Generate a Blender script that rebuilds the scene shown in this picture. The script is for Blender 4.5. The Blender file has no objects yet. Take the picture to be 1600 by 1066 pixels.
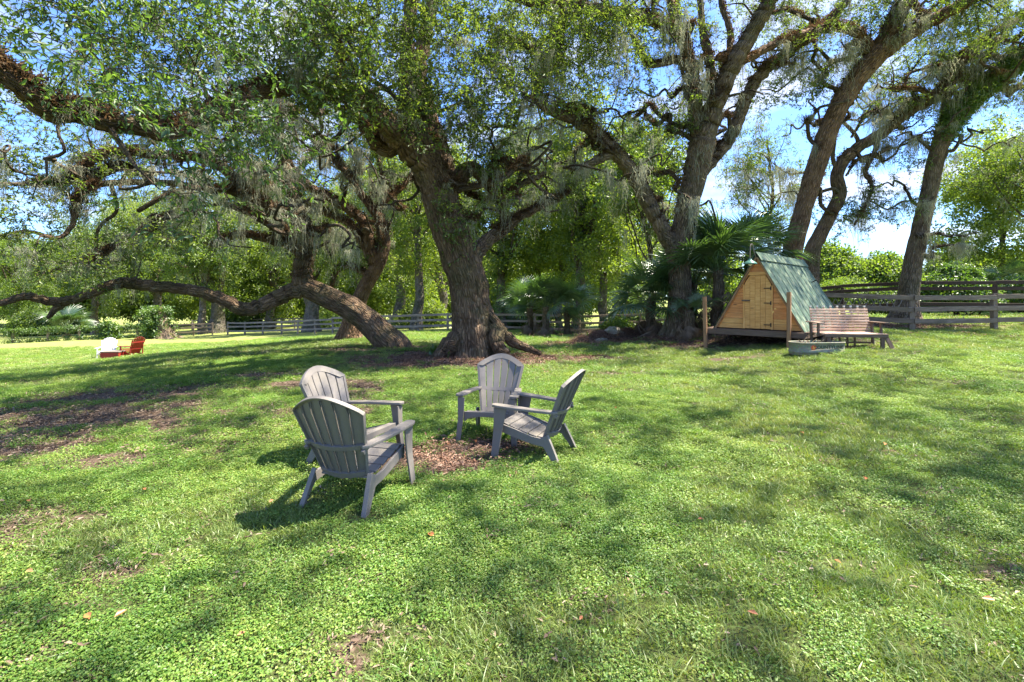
import bpy, math, random
import numpy as np
from mathutils import Vector, Matrix, Euler

SC = bpy.context.scene
COL = SC.collection
RNG = np.random.default_rng(11)
random.seed(11)
PI = math.pi

# ------------------------------------------------------------------ camera, sky, sun, exposure
CAM_H, FPX, CX, HY = 1.65, 755.0, 800.0, 460.0
cam_d = bpy.data.cameras.new('camera')
cam_d.sensor_width = 36.0
cam_d.lens = 36.0 * FPX / 1600.0
cam_d.shift_y = -(533.0 - HY) / 1600.0
cam_d.clip_start, cam_d.clip_end = 0.05, 2000.0
cam = bpy.data.objects.new('camera', cam_d)
cam.location = (0, 0, CAM_H)
cam.rotation_euler = (math.radians(90), 0, 0)
COL.objects.link(cam)
SC.camera = cam

SUN_DIR = Vector((0.52, 0.10, 1.02)).normalized()
SUN_EL = math.asin(SUN_DIR.z)
SUN_AZ = math.atan2(SUN_DIR.x, SUN_DIR.y)
SKY_STRENGTH, SUN_STRENGTH, EXPOSURE = 0.105, 4.2, 2.38

world = bpy.data.worlds.new('World')
SC.world = world
world.use_nodes = True
wn, wl = world.node_tree.nodes, world.node_tree.links
wn.clear()
w_out = wn.new('ShaderNodeOutputWorld')
w_bg = wn.new('ShaderNodeBackground')
w_bg.inputs['Strength'].default_value = SKY_STRENGTH
w_sky = wn.new('ShaderNodeTexSky')
w_sky.sky_type = 'NISHITA'
w_sky.sun_disc = False
w_sky.sun_elevation = SUN_EL
w_sky.sun_rotation = SUN_AZ
w_sky.air_density, w_sky.dust_density, w_sky.ozone_density = 1.0, 0.6, 2.5
w_sky.altitude = 20
# clouds: soft banks low over the horizon, a few wisps above
w_tc = wn.new('ShaderNodeTexCoord')
w_sep = wn.new('ShaderNodeSeparateXYZ')
wl.new(w_tc.outputs['Generated'], w_sep.inputs[0])
def wmath(op, a, b=None, clamp=False):
    n = wn.new('ShaderNodeMath'); n.operation = op; n.use_clamp = clamp
    for i, v in enumerate((a, b)):
        if v is None: continue
        if isinstance(v, (int, float)): n.inputs[i].default_value = v
        else: wl.new(v, n.inputs[i])
    return n.outputs[0]
w_zz = wmath('ADD', w_sep.outputs[2], 0.16)
w_cmb = wn.new('ShaderNodeCombineXYZ')
wl.new(wmath('DIVIDE', w_sep.outputs[0], w_zz), w_cmb.inputs[0])
wl.new(wmath('DIVIDE', w_sep.outputs[1], w_zz), w_cmb.inputs[1])
w_n = wn.new('ShaderNodeTexNoise')
w_n.inputs['Scale'].default_value = 1.9
w_n.inputs['Detail'].default_value = 9
w_n.inputs['Roughness'].default_value = 0.56
w_n.inputs['Distortion'].default_value = 0.3
wl.new(w_cmb.outputs[0], w_n.inputs['Vector'])
w_r = wn.new('ShaderNodeValToRGB')
w_r.color_ramp.elements[0].position = 0.48
w_r.color_ramp.elements[1].position = 0.62
wl.new(w_n.outputs['Fac'], w_r.inputs[0])
w_mix = wn.new('ShaderNodeMixRGB')
w_mix.inputs[2].default_value = (2.4, 2.5, 2.75, 1)
w_tint = wn.new('ShaderNodeMixRGB'); w_tint.blend_type = 'MULTIPLY'
w_tint.inputs[0].default_value = 1.0
w_tint.inputs[2].default_value = (0.44, 0.58, 0.84, 1)
wl.new(w_sky.outputs[0], w_tint.inputs[1])
wl.new(wmath('MULTIPLY', w_r.outputs[0], 0.75), w_mix.inputs[0])
wl.new(w_tint.outputs[0], w_mix.inputs[1])
wl.new(w_mix.outputs[0], w_bg.inputs['Color'])
wl.new(w_bg.outputs[0], w_out.inputs['Surface'])

sun_d = bpy.data.lights.new('sun', 'SUN')
sun_d.energy = SUN_STRENGTH
sun_d.angle = math.radians(0.55)
sun_d.color = (1.0, 0.93, 0.78)
sun = bpy.data.objects.new('sun', sun_d)
sun.rotation_euler = SUN_DIR.to_track_quat('Z', 'Y').to_euler()
sun.location = (20, 20, 40)
COL.objects.link(sun)

SC.view_settings.view_transform = 'Standard'
SC.view_settings.look = 'None'
SC.view_settings.gamma = 1.0
SC.view_settings.exposure = EXPOSURE
SC.view_settings.use_curve_mapping = False
SC.render.engine = 'CYCLES'
SC.cycles.max_bounces = 8
SC.cycles.diffuse_bounces = 6
SC.cycles.glossy_bounces = 2
SC.cycles.transmission_bounces = 4
SC.cycles.transparent_max_bounces = 4
SC.cycles.use_denoising = True
SC.cycles.use_fast_gi = False

# ------------------------------------------------------------------ terrain
def at(px, py, Y):
    """world point seen at photo pixel (px, py) at distance Y"""
    return np.array([(px - CX) * Y / FPX, Y, CAM_H - (py - HY) * Y / FPX])

def ctrl(px, py, Y):
    p = at(px, py, Y)
    return (p[0], p[1], p[2])

CTRL = [(-8, -12, 0), (8, -12, 0), (0, 0, 0), (-5, 3, 0), (5, 3, 0), (0, 7, 0), (-2.5, 5.2, 0), (-4.5, 9, -.02),
        (0, 10.5, 0), (4, 9, .06), (8, 6, .08), ctrl(745, 553, 13.4), ctrl(605, 543, 15), ctrl(545, 530, 18),
        ctrl(1062, 522, 16.5), ctrl(950, 533, 18), ctrl(1106, 544, 13.45), ctrl(1234, 544, 11.93), ctrl(1362, 545, 11.15),
        ctrl(1280, 557, 10.6), (10.4, 18, .55), (16.3, 20, .60), ctrl(1425, 517, 17), ctrl(1600, 515, 17.2),
        ctrl(330, 523, 48), ctrl(550, 521, 36), ctrl(700, 519, 32), ctrl(800, 520, 30), ctrl(1000, 524, 27.5),
        ctrl(10, 537, 40), ctrl(215, 528, 44), ctrl(197, 558, 24.7), (-12.3, 11.6, -.5), (-22, 0, -.4), (22, 0, .35),
        (13, 9, .27), (-60, 40, -3.2), (60, 20, 1.6), (60, 60, 1.4), (0, 120, -2.6), (-120, 130, -4.5), (120, 130, 2.0),
        (-100, -60, -1), (100, -60, 1), (0, -60, 0), (-400, 400, -6), (400, 400, 3), (0, 420, -3), (-400, -400, -2), (400, -400, 2)]
CP = np.array(CTRL, float)
def _tps(d2):
    return 0.5 * d2 * np.log(d2 + 1e-9)
def _solve():
    n = len(CP)
    d2 = ((CP[:, None, :2] - CP[None, :, :2]) ** 2).sum(2)
    K = _tps(d2) + np.eye(n) * 0.6
    P = np.c_[np.ones(n), CP[:, :2]]
    A = np.zeros((n + 3, n + 3)); A[:n, :n] = K; A[:n, n:] = P; A[n:, :n] = P.T
    return np.linalg.solve(A, np.r_[CP[:, 2], 0, 0, 0])
TPS = _solve()
def gz(x, y):
    x = np.asarray(x, float); y = np.asarray(y, float)
    sh = x.shape
    x = x.ravel(); y = y.ravel()
    out = np.empty(len(x))
    for i in range(0, len(x), 40000):
        a, b = x[i:i + 40000], y[i:i + 40000]
        d2 = (a[:, None] - CP[None, :, 0]) ** 2 + (b[:, None] - CP[None, :, 1]) ** 2
        out[i:i + 40000] = _tps(d2) @ TPS[:-3] + TPS[-3] + TPS[-2] * a + TPS[-1] * b
    out += 0.03 * np.sin(x * 0.9 + 1.3) * np.sin(y * 0.7 + .4) * np.clip((np.hypot(x, y) - 1) / 6, 0, 1)
    return out.reshape(sh)
def gzf(x, y):
    return float(gz(np.array([x]), np.array([y]))[0])

# ------------------------------------------------------------------ numpy value noise
def _hash(ix, iy, iz, seed):
    h = (ix * 374761393 + iy * 668265263 + iz * 2147483647 + seed * 974634777) & 0xFFFFFFFF
    h = ((h ^ (h >> 13)) * 1274126177) & 0xFFFFFFFF
    h = (h ^ (h >> 16)) & 0xFFFFFFFF
    return h / 4294967295.0
def vnoise(p, seed=0):
    p = np.asarray(p, float)
    i = np.floor(p).astype(np.int64); f = p - i
    f = f * f * (3 - 2 * f)
    r = 0
    for dx in (0, 1):
        for dy in (0, 1):
            for dz in (0, 1):
                w = (f[:, 0] if dx else 1 - f[:, 0]) * (f[:, 1] if dy else 1 - f[:, 1]) * (f[:, 2] if dz else 1 - f[:, 2])
                r = r + w * _hash(i[:, 0] + dx, i[:, 1] + dy, i[:, 2] + dz, seed)
    return r
def fbm(p, octv=4, seed=0):
    a, s, t = 1.0, 0, 0
    p = np.asarray(p, float)
    for k in range(octv):
        s = s + a * vnoise(p * 2 ** k + 7.3 * k, seed + k); t += a; a *= .5
    return s / t

# ------------------------------------------------------------------ object helpers
def tag(o, label=None, cat=None, group=None, kind=None):
    if label: o['label'] = label
    if cat: o['category'] = cat
    if group: o['group'] = group
    if kind: o['kind'] = kind
    return o
def empty(name, loc, rz=0.0, label=None, cat=None, group=None, kind=None):
    o = bpy.data.objects.new(name, None)
    o.empty_display_size = 0.2
    o.location = loc; o.rotation_euler = (0, 0, rz)
    COL.objects.link(o)
    return tag(o, label, cat, group, kind)
def mesh_np(name, V, F, mat, parent=None, smooth=False, attrs=None, kind=None, label=None, world=False, link=True):
    """V (n,3); F either (m,3)/(m,4) array or list of arrays of faces"""
    me = bpy.data.meshes.new(name)
    V = np.asarray(V, np.float32)
    if isinstance(F, np.ndarray): F = [F]
    me.vertices.add(len(V)); me.vertices.foreach_set('co', V.ravel())
    F = [np.asarray(f, np.int32) for f in F if len(f)]
    idx = np.concatenate([f.ravel() for f in F]); tot = np.concatenate([np.full(len(f), f.shape[1], np.int32) for f in F])
    me.loops.add(len(idx)); me.loops.foreach_set('vertex_index', idx)
    me.polygons.add(len(tot))
    me.polygons.foreach_set('loop_start', np.r_[0, np.cumsum(tot)[:-1]].astype(np.int32))
    me.polygons.foreach_set('loop_total', tot)
    if smooth: me.polygons.foreach_set('use_smooth', np.ones(len(tot), bool))
    for k, v in (attrs or {}).items():
        v = np.asarray(v, np.float32)
        if v.ndim == 1:
            a = me.attributes.new(k, 'FLOAT', 'POINT'); a.data.foreach_set('value', v)
        else:
            a = me.attributes.new(k, 'FLOAT_VECTOR', 'POINT'); a.data.foreach_set('vector', v.ravel())
    me.update(calc_edges=True)
    for m in (mat if isinstance(mat, (list, tuple)) else [mat]): me.materials.append(m)
    o = bpy.data.objects.new(name, me)
    if link: COL.objects.link(o)
    if parent is not None:
        o.parent = parent
        if world:
            o.matrix_parent_inverse = Matrix.LocRotScale(parent.location, parent.rotation_euler, None).inverted()
    return tag(o, label, None, None, kind)

class MB:
    """collects polygons; every piece carries its own grain coordinates (attribute 'gr')"""
    def __init__(s): s.v, s.f, s.g = [], [], []
    def add(s, verts, faces, grain=None):
        b = len(s.v)
        off = np.array([random.uniform(0, 40) for _ in range(3)])
        verts = [np.asarray(v, float) for v in verts]
        g = verts if grain is None else [np.asarray(q, float) for q in grain]
        s.v += verts; s.g += [q + off for q in g]
        s.f += [tuple(i + b for i in f) for f in faces]
        return s
    def bar(s, a, b, w, h, up=(0, 0, 1), bevel=0.0, taper=1.0, warp=0.0):
        """box from a to b, w across, h along up"""
        a, b = np.asarray(a, float), np.asarray(b, float)
        t = b - a; L = np.linalg.norm(t); t = t / L
        up = np.asarray(up, float); x = np.cross(t, up)
        if np.linalg.norm(x) < 1e-6: x = np.cross(t, (1, 0, 0))
        x /= np.linalg.norm(x); u = np.cross(x, t)
        c = min(bevel, w * .3, h * .3)
        if c > 0: prof = [(-w/2 + c, -h/2), (w/2 - c, -h/2), (w/2, -h/2 + c), (w/2, h/2 - c), (w/2 - c, h/2), (-w/2 + c, h/2), (-w/2, h/2 - c), (-w/2, -h/2 + c)]
        else: prof = [(-w/2, -h/2), (w/2, -h/2), (w/2, h/2), (-w/2, h/2)]
        n = len(prof); V, G = [], []
        sts = [0, 1] if warp == 0 else [0, .33, .67, 1]
        for st in sts:
            k = 1 + (taper - 1) * st
            wo = warp * math.sin(st * PI)
            for (p, q) in prof:
                V.append(a + t * L * st + x * (p * k + wo) + u * (q * k)); G.append((L * st, p, q))
        F = []
        for j in range(len(sts) - 1):
            F += [(j*n + i, j*n + (i + 1) % n, (j+1)*n + (i + 1) % n, (j+1)*n + i) for i in range(n)]
        m = (len(sts) - 1) * n
        F += [tuple(range(n - 1, -1, -1)), tuple(range(m, m + n))]
        return s.add(V, F, G)
    def prism(s, poly, a, t, ax=(1, 0, 0), ay=(0, 1, 0), az=(0, 0, 1)):
        """2-D polygon poly in plane (ax, ay) at origin a, extruded t along az"""
        a, ax, ay, az = [np.asarray(q, float) for q in (a, ax, ay, az)]
        n = len(poly)
        V = [a + ax * p + ay * q for p, q in poly] + [a + ax * p + ay * q + az * t for p, q in poly]
        G = [(p, q, 0) for p, q in poly] + [(p, q, t) for p, q in poly]
        F = [(i, (i + 1) % n, n + (i + 1) % n, n + i) for i in range(n)] + [tuple(range(n - 1, -1, -1)), tuple(range(n, 2 * n))]
        return s.add(V, F, G)
    def sweep(s, path, profs, ups, cap=True):
        """closed profiles (list of 2-D lists, one per station) along path; ups = per-station (x axis, y axis)"""
        n = len(profs[0]); V, G = [], []; L = 0
        for k, p in enumerate(path):
            if k: L += np.linalg.norm(np.asarray(p) - np.asarray(path[k - 1]))
            X, Y = ups[k]
            for (a, b) in profs[k]:
                V.append(np.asarray(p) + np.asarray(X) * a + np.asarray(Y) * b); G.append((L, a, b))
        F = []
        for k in range(len(path) - 1):
            for i in range(n):
                F.append((k*n + i, k*n + (i+1) % n, (k+1)*n + (i+1) % n, (k+1)*n + i))
        if cap:
            m = (len(path) - 1) * n
            F += [tuple(range(n - 1, -1, -1)), tuple(range(m, m + n))]
        return s.add(V, F, G)
    def build(s, name, mat, parent=None, smooth=False, kind=None, label=None, bevel=0.0, fix=False, world=False):
        me = bpy.data.meshes.new(name)
        me.from_pydata([tuple(v) for v in s.v], [], s.f)
        a = me.attributes.new('gr', 'FLOAT_VECTOR', 'POINT')
        a.data.foreach_set('vector', np.asarray(s.g, np.float32).ravel())
        if smooth: me.polygons.foreach_set('use_smooth', np.ones(len(me.polygons), bool))
        me.materials.append(mat)
        me.update()
        if fix:
            import bmesh
            bm = bmesh.new(); bm.from_mesh(me); bmesh.ops.recalc_face_normals(bm, faces=bm.faces); bm.to_mesh(me); bm.free()
        o = bpy.data.objects.new(name, me); COL.objects.link(o)
        if parent is not None:
            o.parent = parent
            if world: o.matrix_parent_inverse = Matrix.LocRotScale(parent.location, parent.rotation_euler, None).inverted()
        if bevel > 0:
            m = o.modifiers.new('edge', 'BEVEL'); m.width = bevel; m.segments = 2; m.limit_method = 'ANGLE'; m.angle_limit = math.radians(40)
        return tag(o, label, None, None, kind)

def copy_tree(o, parent=None):
    c = o.copy(); COL.objects.link(c)
    if parent is not None: c.parent = parent
    for ch in list(o.children): copy_tree(ch, c)
    return c

# ------------------------------------------------------------------ materials
class NT:
    def __init__(s, name):
        s.m = bpy.data.materials.new(name); s.m.use_nodes = True
        s.n, s.l = s.m.node_tree.nodes, s.m.node_tree.links
        s.n.clear(); s.out = s.n.new('ShaderNodeOutputMaterial')
    def new(s, t, **kw):
        n = s.n.new(t)
        for k, v in kw.items(): setattr(n, k, v)
        return n
    def link(s, a, b): s.l.new(a, b)
    def setin(s, sock, v):
        if isinstance(v, bpy.types.NodeSocket): s.l.new(v, sock)
        elif isinstance(v, (tuple, list)) and len(v) == 3 and sock.type == 'RGBA': sock.default_value = (*v, 1)
        else: sock.default_value = v
    def attr(s, name, out='Vector'):
        n = s.new('ShaderNodeAttribute'); n.attribute_name = name
        return n.outputs[out]
    def geo(s, o='Position'): return s.new('ShaderNodeNewGeometry').outputs[o]
    def mapv(s, v, scale=(1, 1, 1), loc=(0, 0, 0)):
        n = s.new('ShaderNodeMapping'); s.l.new(v, n.inputs[0])
        n.inputs['Scale'].default_value = scale; n.inputs['Location'].default_value = loc
        return n.outputs[0]
    def noise(s, v, scale=1, detail=4, rough=.55, dist=0.0, out='Fac'):
        n = s.new('ShaderNodeTexNoise')
        if v is not None: s.l.new(v, n.inputs['Vector'])
        n.inputs['Scale'].default_value = scale; n.inputs['Detail'].default_value = detail
        n.inputs['Roughness'].default_value = rough; n.inputs['Distortion'].default_value = dist
        return n.outputs[out]
    def voro(s, v, scale=1, feature='F1', out='Distance', rnd=1.0):
        n = s.new('ShaderNodeTexVoronoi'); n.feature = feature
        s.l.new(v, n.inputs['Vector']); n.inputs['Scale'].default_value = scale
        n.inputs['Randomness'].default_value = rnd
        return n.outputs[out]
    def ramp(s, f, stops, interp='LINEAR'):
        n = s.new('ShaderNodeValToRGB'); s.l.new(f, n.inputs[0]); cr = n.color_ramp; cr.interpolation = interp
        while len(cr.elements) < len(stops): cr.elements.new(0.5)
        for e, (p, c) in zip(cr.elements, stops):
            e.position = p; e.color = (c, c, c, 1) if isinstance(c, (int, float)) else (*c, 1)
        return n.outputs[0]
    def mix(s, f, a, b, mode='MIX'):
        n = s.new('ShaderNodeMixRGB'); n.blend_type = mode
        s.setin(n.inputs[0], f); s.setin(n.inputs[1], a); s.setin(n.inputs[2], b)
        return n.outputs[0]
    def math(s, op, a, b=0.0, c=None, clamp=False):
        n = s.new('ShaderNodeMath'); n.operation = op; n.use_clamp = clamp
        s.setin(n.inputs[0], a); s.setin(n.inputs[1], b)
        if c is not None: s.setin(n.inputs[2], c)
        return n.outputs[0]
    def bump(s, h, strength=.5, dist=.02):
        n = s.new('ShaderNodeBump'); s.l.new(h, n.inputs['Height'])
        n.inputs['Strength'].default_value = strength; n.inputs['Distance'].default_value = dist
        return n.outputs[0]
    def bsdf(s, color, rough=.8, normal=None, metal=0.0, spec=.3, **kw):
        n = s.new('ShaderNodeBsdfPrincipled')
        s.setin(n.inputs['Base Color'], color); s.setin(n.inputs['Roughness'], rough)
        n.inputs['Metallic'].default_value = metal; n.inputs['Specular IOR Level'].default_value = spec
        if normal is not None: s.l.new(normal, n.inputs['Normal'])
        return n.outputs[0]
    def finish(s, sh):
        s.l.new(sh, s.out.inputs['Surface']); return s.m

def leaf_mat(name, cols, trans, tfac=.45, rough=.45, gloss=.06, varscale=.35, attr='rnd'):
    """cols: three base colours; trans: multiplier colour of the light that passes through the leaf"""
    t = NT(name)
    r = t.attr(attr, 'Fac')
    oi = t.new('ShaderNodeObjectInfo').outputs['Random']
    big = t.noise(t.geo(), scale=varscale, detail=2)
    f = t.math('ADD', t.math('MULTIPLY', r, .45), t.math('ADD', t.math('MULTIPLY', oi, .25), t.math('MULTIPLY', big, .55)))
    c = t.ramp(f, [(.30, cols[0]), (.62, cols[1]), (.92, cols[2])])
    tc = t.mix(1.0, c, trans, 'MULTIPLY')
    d = t.new('ShaderNodeBsdfDiffuse'); t.link(c, d.inputs[0])
    tr = t.new('ShaderNodeBsdfTranslucent'); t.link(tc, tr.inputs[0])
    m1 = t.new('ShaderNodeMixShader'); m1.inputs[0].default_value = tfac
    t.link(d.outputs[0], m1.inputs[1]); t.link(tr.outputs[0], m1.inputs[2])
    g = t.new('ShaderNodeBsdfGlossy'); g.inputs['Roughness'].default_value = rough; g.inputs[0].default_value = (1, 1, 1, 1)
    m2 = t.new('ShaderNodeMixShader'); m2.inputs[0].default_value = gloss
    t.link(m1.outputs[0], m2.inputs[1]); t.link(g.outputs[0], m2.inputs[2])
    return t.finish(m2.outputs[0])

def bark_mat(name, dark, mid, light, moss=(0.07, 0.085, 0.03), mossamt=.35, ridge=1.0, lichen=.2):
    t = NT(name)
    b = t.attr('bk')
    st = t.mapv(b, (1, 1, .28))
    n1 = t.noise(st, scale=14, detail=7, rough=.62, dist=.4)
    v = t.voro(t.mapv(b, (1, 1, .22)), scale=17, feature='DISTANCE_TO_EDGE')
    vr = t.ramp(v, [(0, 0), (.22, 1)])
    n2 = t.noise(b, scale=2.2, detail=4)
    h = t.math('ADD', t.math('MULTIPLY', vr, .8), t.math('MULTIPLY', n1, 1.0))
    c = t.ramp(n1, [(.28, dark), (.5, mid), (.74, light)])
    c = t.mix(t.math('MULTIPLY', t.math('SUBTRACT', 1.0, vr), .55), c, dark)
    c = t.mix(t.ramp(n2, [(.35, 0), (.7, .6)]), c, light)
    ms = t.noise(t.geo(), scale=1.6, detail=5, rough=.7)
    c = t.mix(t.math('MULTIPLY', t.ramp(ms, [(.46, 0), (.60, 1)]), mossamt), c, moss)
    ln = t.voro(b, scale=5)
    c = t.mix(t.math('MULTIPLY', t.ramp(ln, [(.14, 1), (.24, 0)]), lichen), c, (.27, .27, .22))
    return t.finish(t.bsdf(c, .9, t.bump(h, 1.0, .06 * ridge), spec=.15))

M = {}
M['bark_brown'] = bark_mat('bark_brown', (.032, .020, .012), (.125, .080, .050), (.27, .185, .12))
M['bark_grey'] = bark_mat('bark_grey', (.042, .028, .019), (.155, .108, .072), (.30, .225, .16), lichen=.3)
M['bark_red'] = bark_mat('bark_red', (.048, .026, .015), (.18, .10, .06), (.32, .21, .135), mossamt=.15, ridge=1.3)
M['bark_far'] = bark_mat('bark_far', (.05, .04, .03), (.13, .105, .085), (.26, .23, .20), mossamt=.5)
M['branch'] = bark_mat('branch_bark', (.035, .024, .017), (.085, .06, .042), (.15, .115, .085), mossamt=.3, lichen=.1)

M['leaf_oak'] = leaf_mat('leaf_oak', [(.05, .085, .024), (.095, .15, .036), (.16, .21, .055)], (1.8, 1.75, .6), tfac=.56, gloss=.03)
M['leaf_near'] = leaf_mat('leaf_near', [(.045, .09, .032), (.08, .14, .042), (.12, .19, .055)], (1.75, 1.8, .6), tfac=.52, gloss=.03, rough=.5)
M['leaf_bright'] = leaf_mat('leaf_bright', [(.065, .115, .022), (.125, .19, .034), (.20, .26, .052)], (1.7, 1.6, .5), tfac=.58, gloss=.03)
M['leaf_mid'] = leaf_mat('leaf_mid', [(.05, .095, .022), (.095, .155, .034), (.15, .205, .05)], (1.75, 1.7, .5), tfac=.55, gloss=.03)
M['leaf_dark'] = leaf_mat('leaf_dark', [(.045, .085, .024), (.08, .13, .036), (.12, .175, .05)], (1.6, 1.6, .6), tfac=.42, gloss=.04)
M['leaf_vine'] = leaf_mat('leaf_vine', [(.04, .09, .018), (.08, .15, .026), (.14, .21, .04)], (1.7, 1.7, .5), tfac=.42, gloss=.05)
M['palm'] = leaf_mat('palm_leaf', [(.04, .085, .03), (.07, .125, .042), (.11, .17, .06)], (1.5, 1.6, .6), tfac=.35, gloss=.10, rough=.35)
M['palm_dead'] = leaf_mat('palm_dead', [(.12, .08, .05), (.20, .14, .09), (.28, .21, .14)], (1.1, 1, .8), tfac=.25, gloss=.03)
M['moss'] = leaf_mat('spanish_moss', [(.23, .235, .175), (.32, .33, .25), (.42, .42, .33)], (1.1, 1.08, .92), tfac=.45, gloss=0.0)
M['fern'] = leaf_mat('dry_fern', [(.055, .038, .025), (.115, .076, .050), (.19, .14, .09)], (1.3, 1.1, .8), tfac=.35, gloss=.0)
M['clover'] = leaf_mat('clover_leaf', [(.065, .155, .026), (.135, .235, .038), (.28, .33, .085)], (1.5, 1.5, .5), tfac=.35, gloss=.025, varscale=.6)
M['blade'] = leaf_mat('grass_blade', [(.09, .165, .034), (.165, .235, .052), (.30, .31, .105)], (1.4, 1.4, .5), tfac=.35, gloss=.03, varscale=.5)
M['litter'] = leaf_mat('leaf_litter', [(.06, .04, .028), (.15, .10, .07), (.30, .23, .16)], (1, 1, .9), tfac=.1, gloss=.02)
M['mulch'] = leaf_mat('mulch_chip', [(.09, .045, .03), (.22, .12, .08), (.36, .24, .17)], (1, 1, .9), tfac=.05, gloss=.02)
M['autumn'] = leaf_mat('fallen_leaf', [(.30, .09, .03), (.38, .14, .05), (.42, .22, .09)], (1, 1, .9), tfac=.2, gloss=.04)

def plastic_mat(name, col, dirt=(.16, .14, .08), amt=.35):
    t = NT(name)
    p = t.new('ShaderNodeTexCoord').outputs['Object']
    n = t.noise(p, scale=5, detail=6, rough=.65)
    n2 = t.noise(t.mapv(p, (1, 1, .25)), scale=26, detail=3)
    nz = t.new('ShaderNodeSeparateXYZ'); t.link(p, nz.inputs[0])
    c = t.mix(t.ramp(n, [(.42, 0), (.75, amt)]), col, dirt)
    c = t.mix(t.ramp(n2, [(.55, 0), (.75, .22)]), c, tuple(min(1, q * 1.5) for q in col))
    sp = t.voro(p, scale=60)
    c = t.mix(t.ramp(sp, [(.05, .55), (.12, 0)]), c, dirt)
    return t.finish(t.bsdf(c, t.math('ADD', .42, t.math('MULTIPLY', n, .25)), t.bump(t.noise(p, scale=160, detail=2), .12, .002), spec=.35))
M['grey_resin'] = plastic_mat('grey_resin', (.16, .143, .132))
M['white_paint'] = plastic_mat('white_paint', (.6, .6, .64), (.4, .38, .3), .25)
M['red_paint'] = plastic_mat('red_paint', (.26, .018, .014), (.08, .02, .015), .4)
M['galv'] = None

def wood_mat(name, dark, mid, light, grain=1.0, knots=0.0, grime=.25, grimecol=(.05, .05, .03), rough=.78):
    t = NT(name)
    g = t.attr('gr')
    st = t.mapv(g, (.9, 14, 14))
    n = t.noise(st, scale=3.2, detail=6, rough=.6, dist=.6)
    n2 = t.noise(t.mapv(g, (.25, 1, 1)), scale=3.5, detail=3)
    c = t.ramp(n, [(.3, dark), (.52, mid), (.75, light)])
    c = t.mix(t.ramp(n2, [(.35, .45), (.65, 0)]), c, dark)
    if knots:
        k = t.voro(t.mapv(g, (1.1, 3.2, 3.2)), scale=1.7)
        c = t.mix(t.ramp(k, [(.05, knots), (.13, 0)]), c, (.10, .045, .02))
    gr = t.noise(t.geo(), scale=1.9, detail=6, rough=.7)
    c = t.mix(t.math('MULTIPLY', t.ramp(gr, [(.5, 0), (.72, 1)]), grime), c, grimecol)
    return t.finish(t.bsdf(c, rough, t.bump(n, .35, .006), spec=.25))
M['cedar'] = wood_mat('cedar_boards', (.40, .145, .045), (.68, .28, .095), (.80, .43, .18), knots=.75, grime=.18, grimecol=(.14, .08, .04))
M['pine_new'] = wood_mat('yellow_pine', (.48, .21, .06), (.70, .36, .12), (.80, .48, .19), knots=.5, grime=.2, grimecol=(.16, .10, .05))
M['post_wood'] = wood_mat('post_wood', (.22, .115, .055), (.34, .19, .095), (.42, .26, .15), knots=.4, grime=.35, grimecol=(.08, .055, .04))
M['deck_wood'] = wood_mat('deck_wood', (.085, .055, .04), (.16, .105, .075), (.24, .165, .12), grime=.4)
M['bench_wood'] = wood_mat('bench_wood', (.30, .19, .13), (.54, .37, .27), (.72, .55, .43), grime=.5, grimecol=(.09, .065, .045))
M['fence_wood'] = wood_mat('fence_wood', (.11, .078, .056), (.22, .165, .12), (.34, .275, .21), grime=.55, grimecol=(.045, .055, .02))
M['fence_pale'] = wood_mat('pale_fence', (.13, .105, .085), (.25, .21, .175), (.36, .31, .26), grime=.45, grimecol=(.07, .06, .045))
M['fence_dark'] = wood_mat('dark_fence', (.025, .015, .012), (.055, .034, .027), (.10, .068, .055), grime=.4)

def metal_roof():
    t = NT('green_metal_roof'); g = t.attr('gr')
    n = t.noise(g, scale=2.2, detail=6, rough=.65)
    st = t.noise(t.mapv(g, (1, .16, 1)), scale=9, detail=4)
    c = t.ramp(n, [(.3, (.045, .080, .052)), (.7, (.085, .13, .085))])
    c = t.mix(t.ramp(st, [(.50, 0), (.70, .7)]), c, (.30, .32, .22))
    return t.finish(t.bsdf(c, .6, metal=0.0, spec=.25))
M['roof'] = metal_roof()
def galv():
    t = NT('galvanised_steel'); p = t.new('ShaderNodeTexCoord').outputs['Object']
    v = t.voro(p, scale=38, out='Color'); n = t.noise(p, scale=6, detail=5)
    c = t.mix(.25, t.ramp(n, [(.3, (.13, .128, .088)), (.7, (.24, .235, .165))]), v, 'SOFT_LIGHT')
    return t.finish(t.bsdf(c, .6, metal=.1, spec=.3))
M['galv'] = galv()
def flat(name, col, rough=.6, metal=0.0, emit=None):
    t = NT(name); p = t.geo()
    c = t.mix(t.ramp(t.noise(p, scale=9, detail=4), [(.4, 0), (.8, .35)]), col, tuple(q * .55 for q in col))
    return t.finish(t.bsdf(c, rough, metal=metal))
M['black_iron'] = flat('black_iron', (.02, .02, .02), .5, .3)
M['ink'] = flat('dark_lettering', (.045, .05, .02), .6)
M['logo_red'] = flat('logo_red', (.62, .09, .03), .5)
M['logo_orange'] = flat('logo_orange', (.75, .27, .05), .5)
M['lamp_green'] = flat('enamel_green', (.10, .22, .17), .3)
M['white_cap'] = flat('white_cap', (.72, .68, .60), .5)
M['rock'] = NT('rock')
_t = M['rock']; _p = _t.geo(); _n = _t.noise(_p, scale=4, detail=7, rough=.65)
M['rock'] = _t.finish(_t.bsdf(_t.mix(_t.ramp(_t.noise(_p, scale=7), [(.5, 0), (.65, .7)]), _t.ramp(_n, [(.3, (.13, .11, .08)), (.7, (.42, .38, .29))]), (.12, .15, .04)), .9, _t.bump(_n, .8, .05)))
M['wire'] = flat('fence_wire', (.10, .10, .09), .5, .6)

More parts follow.
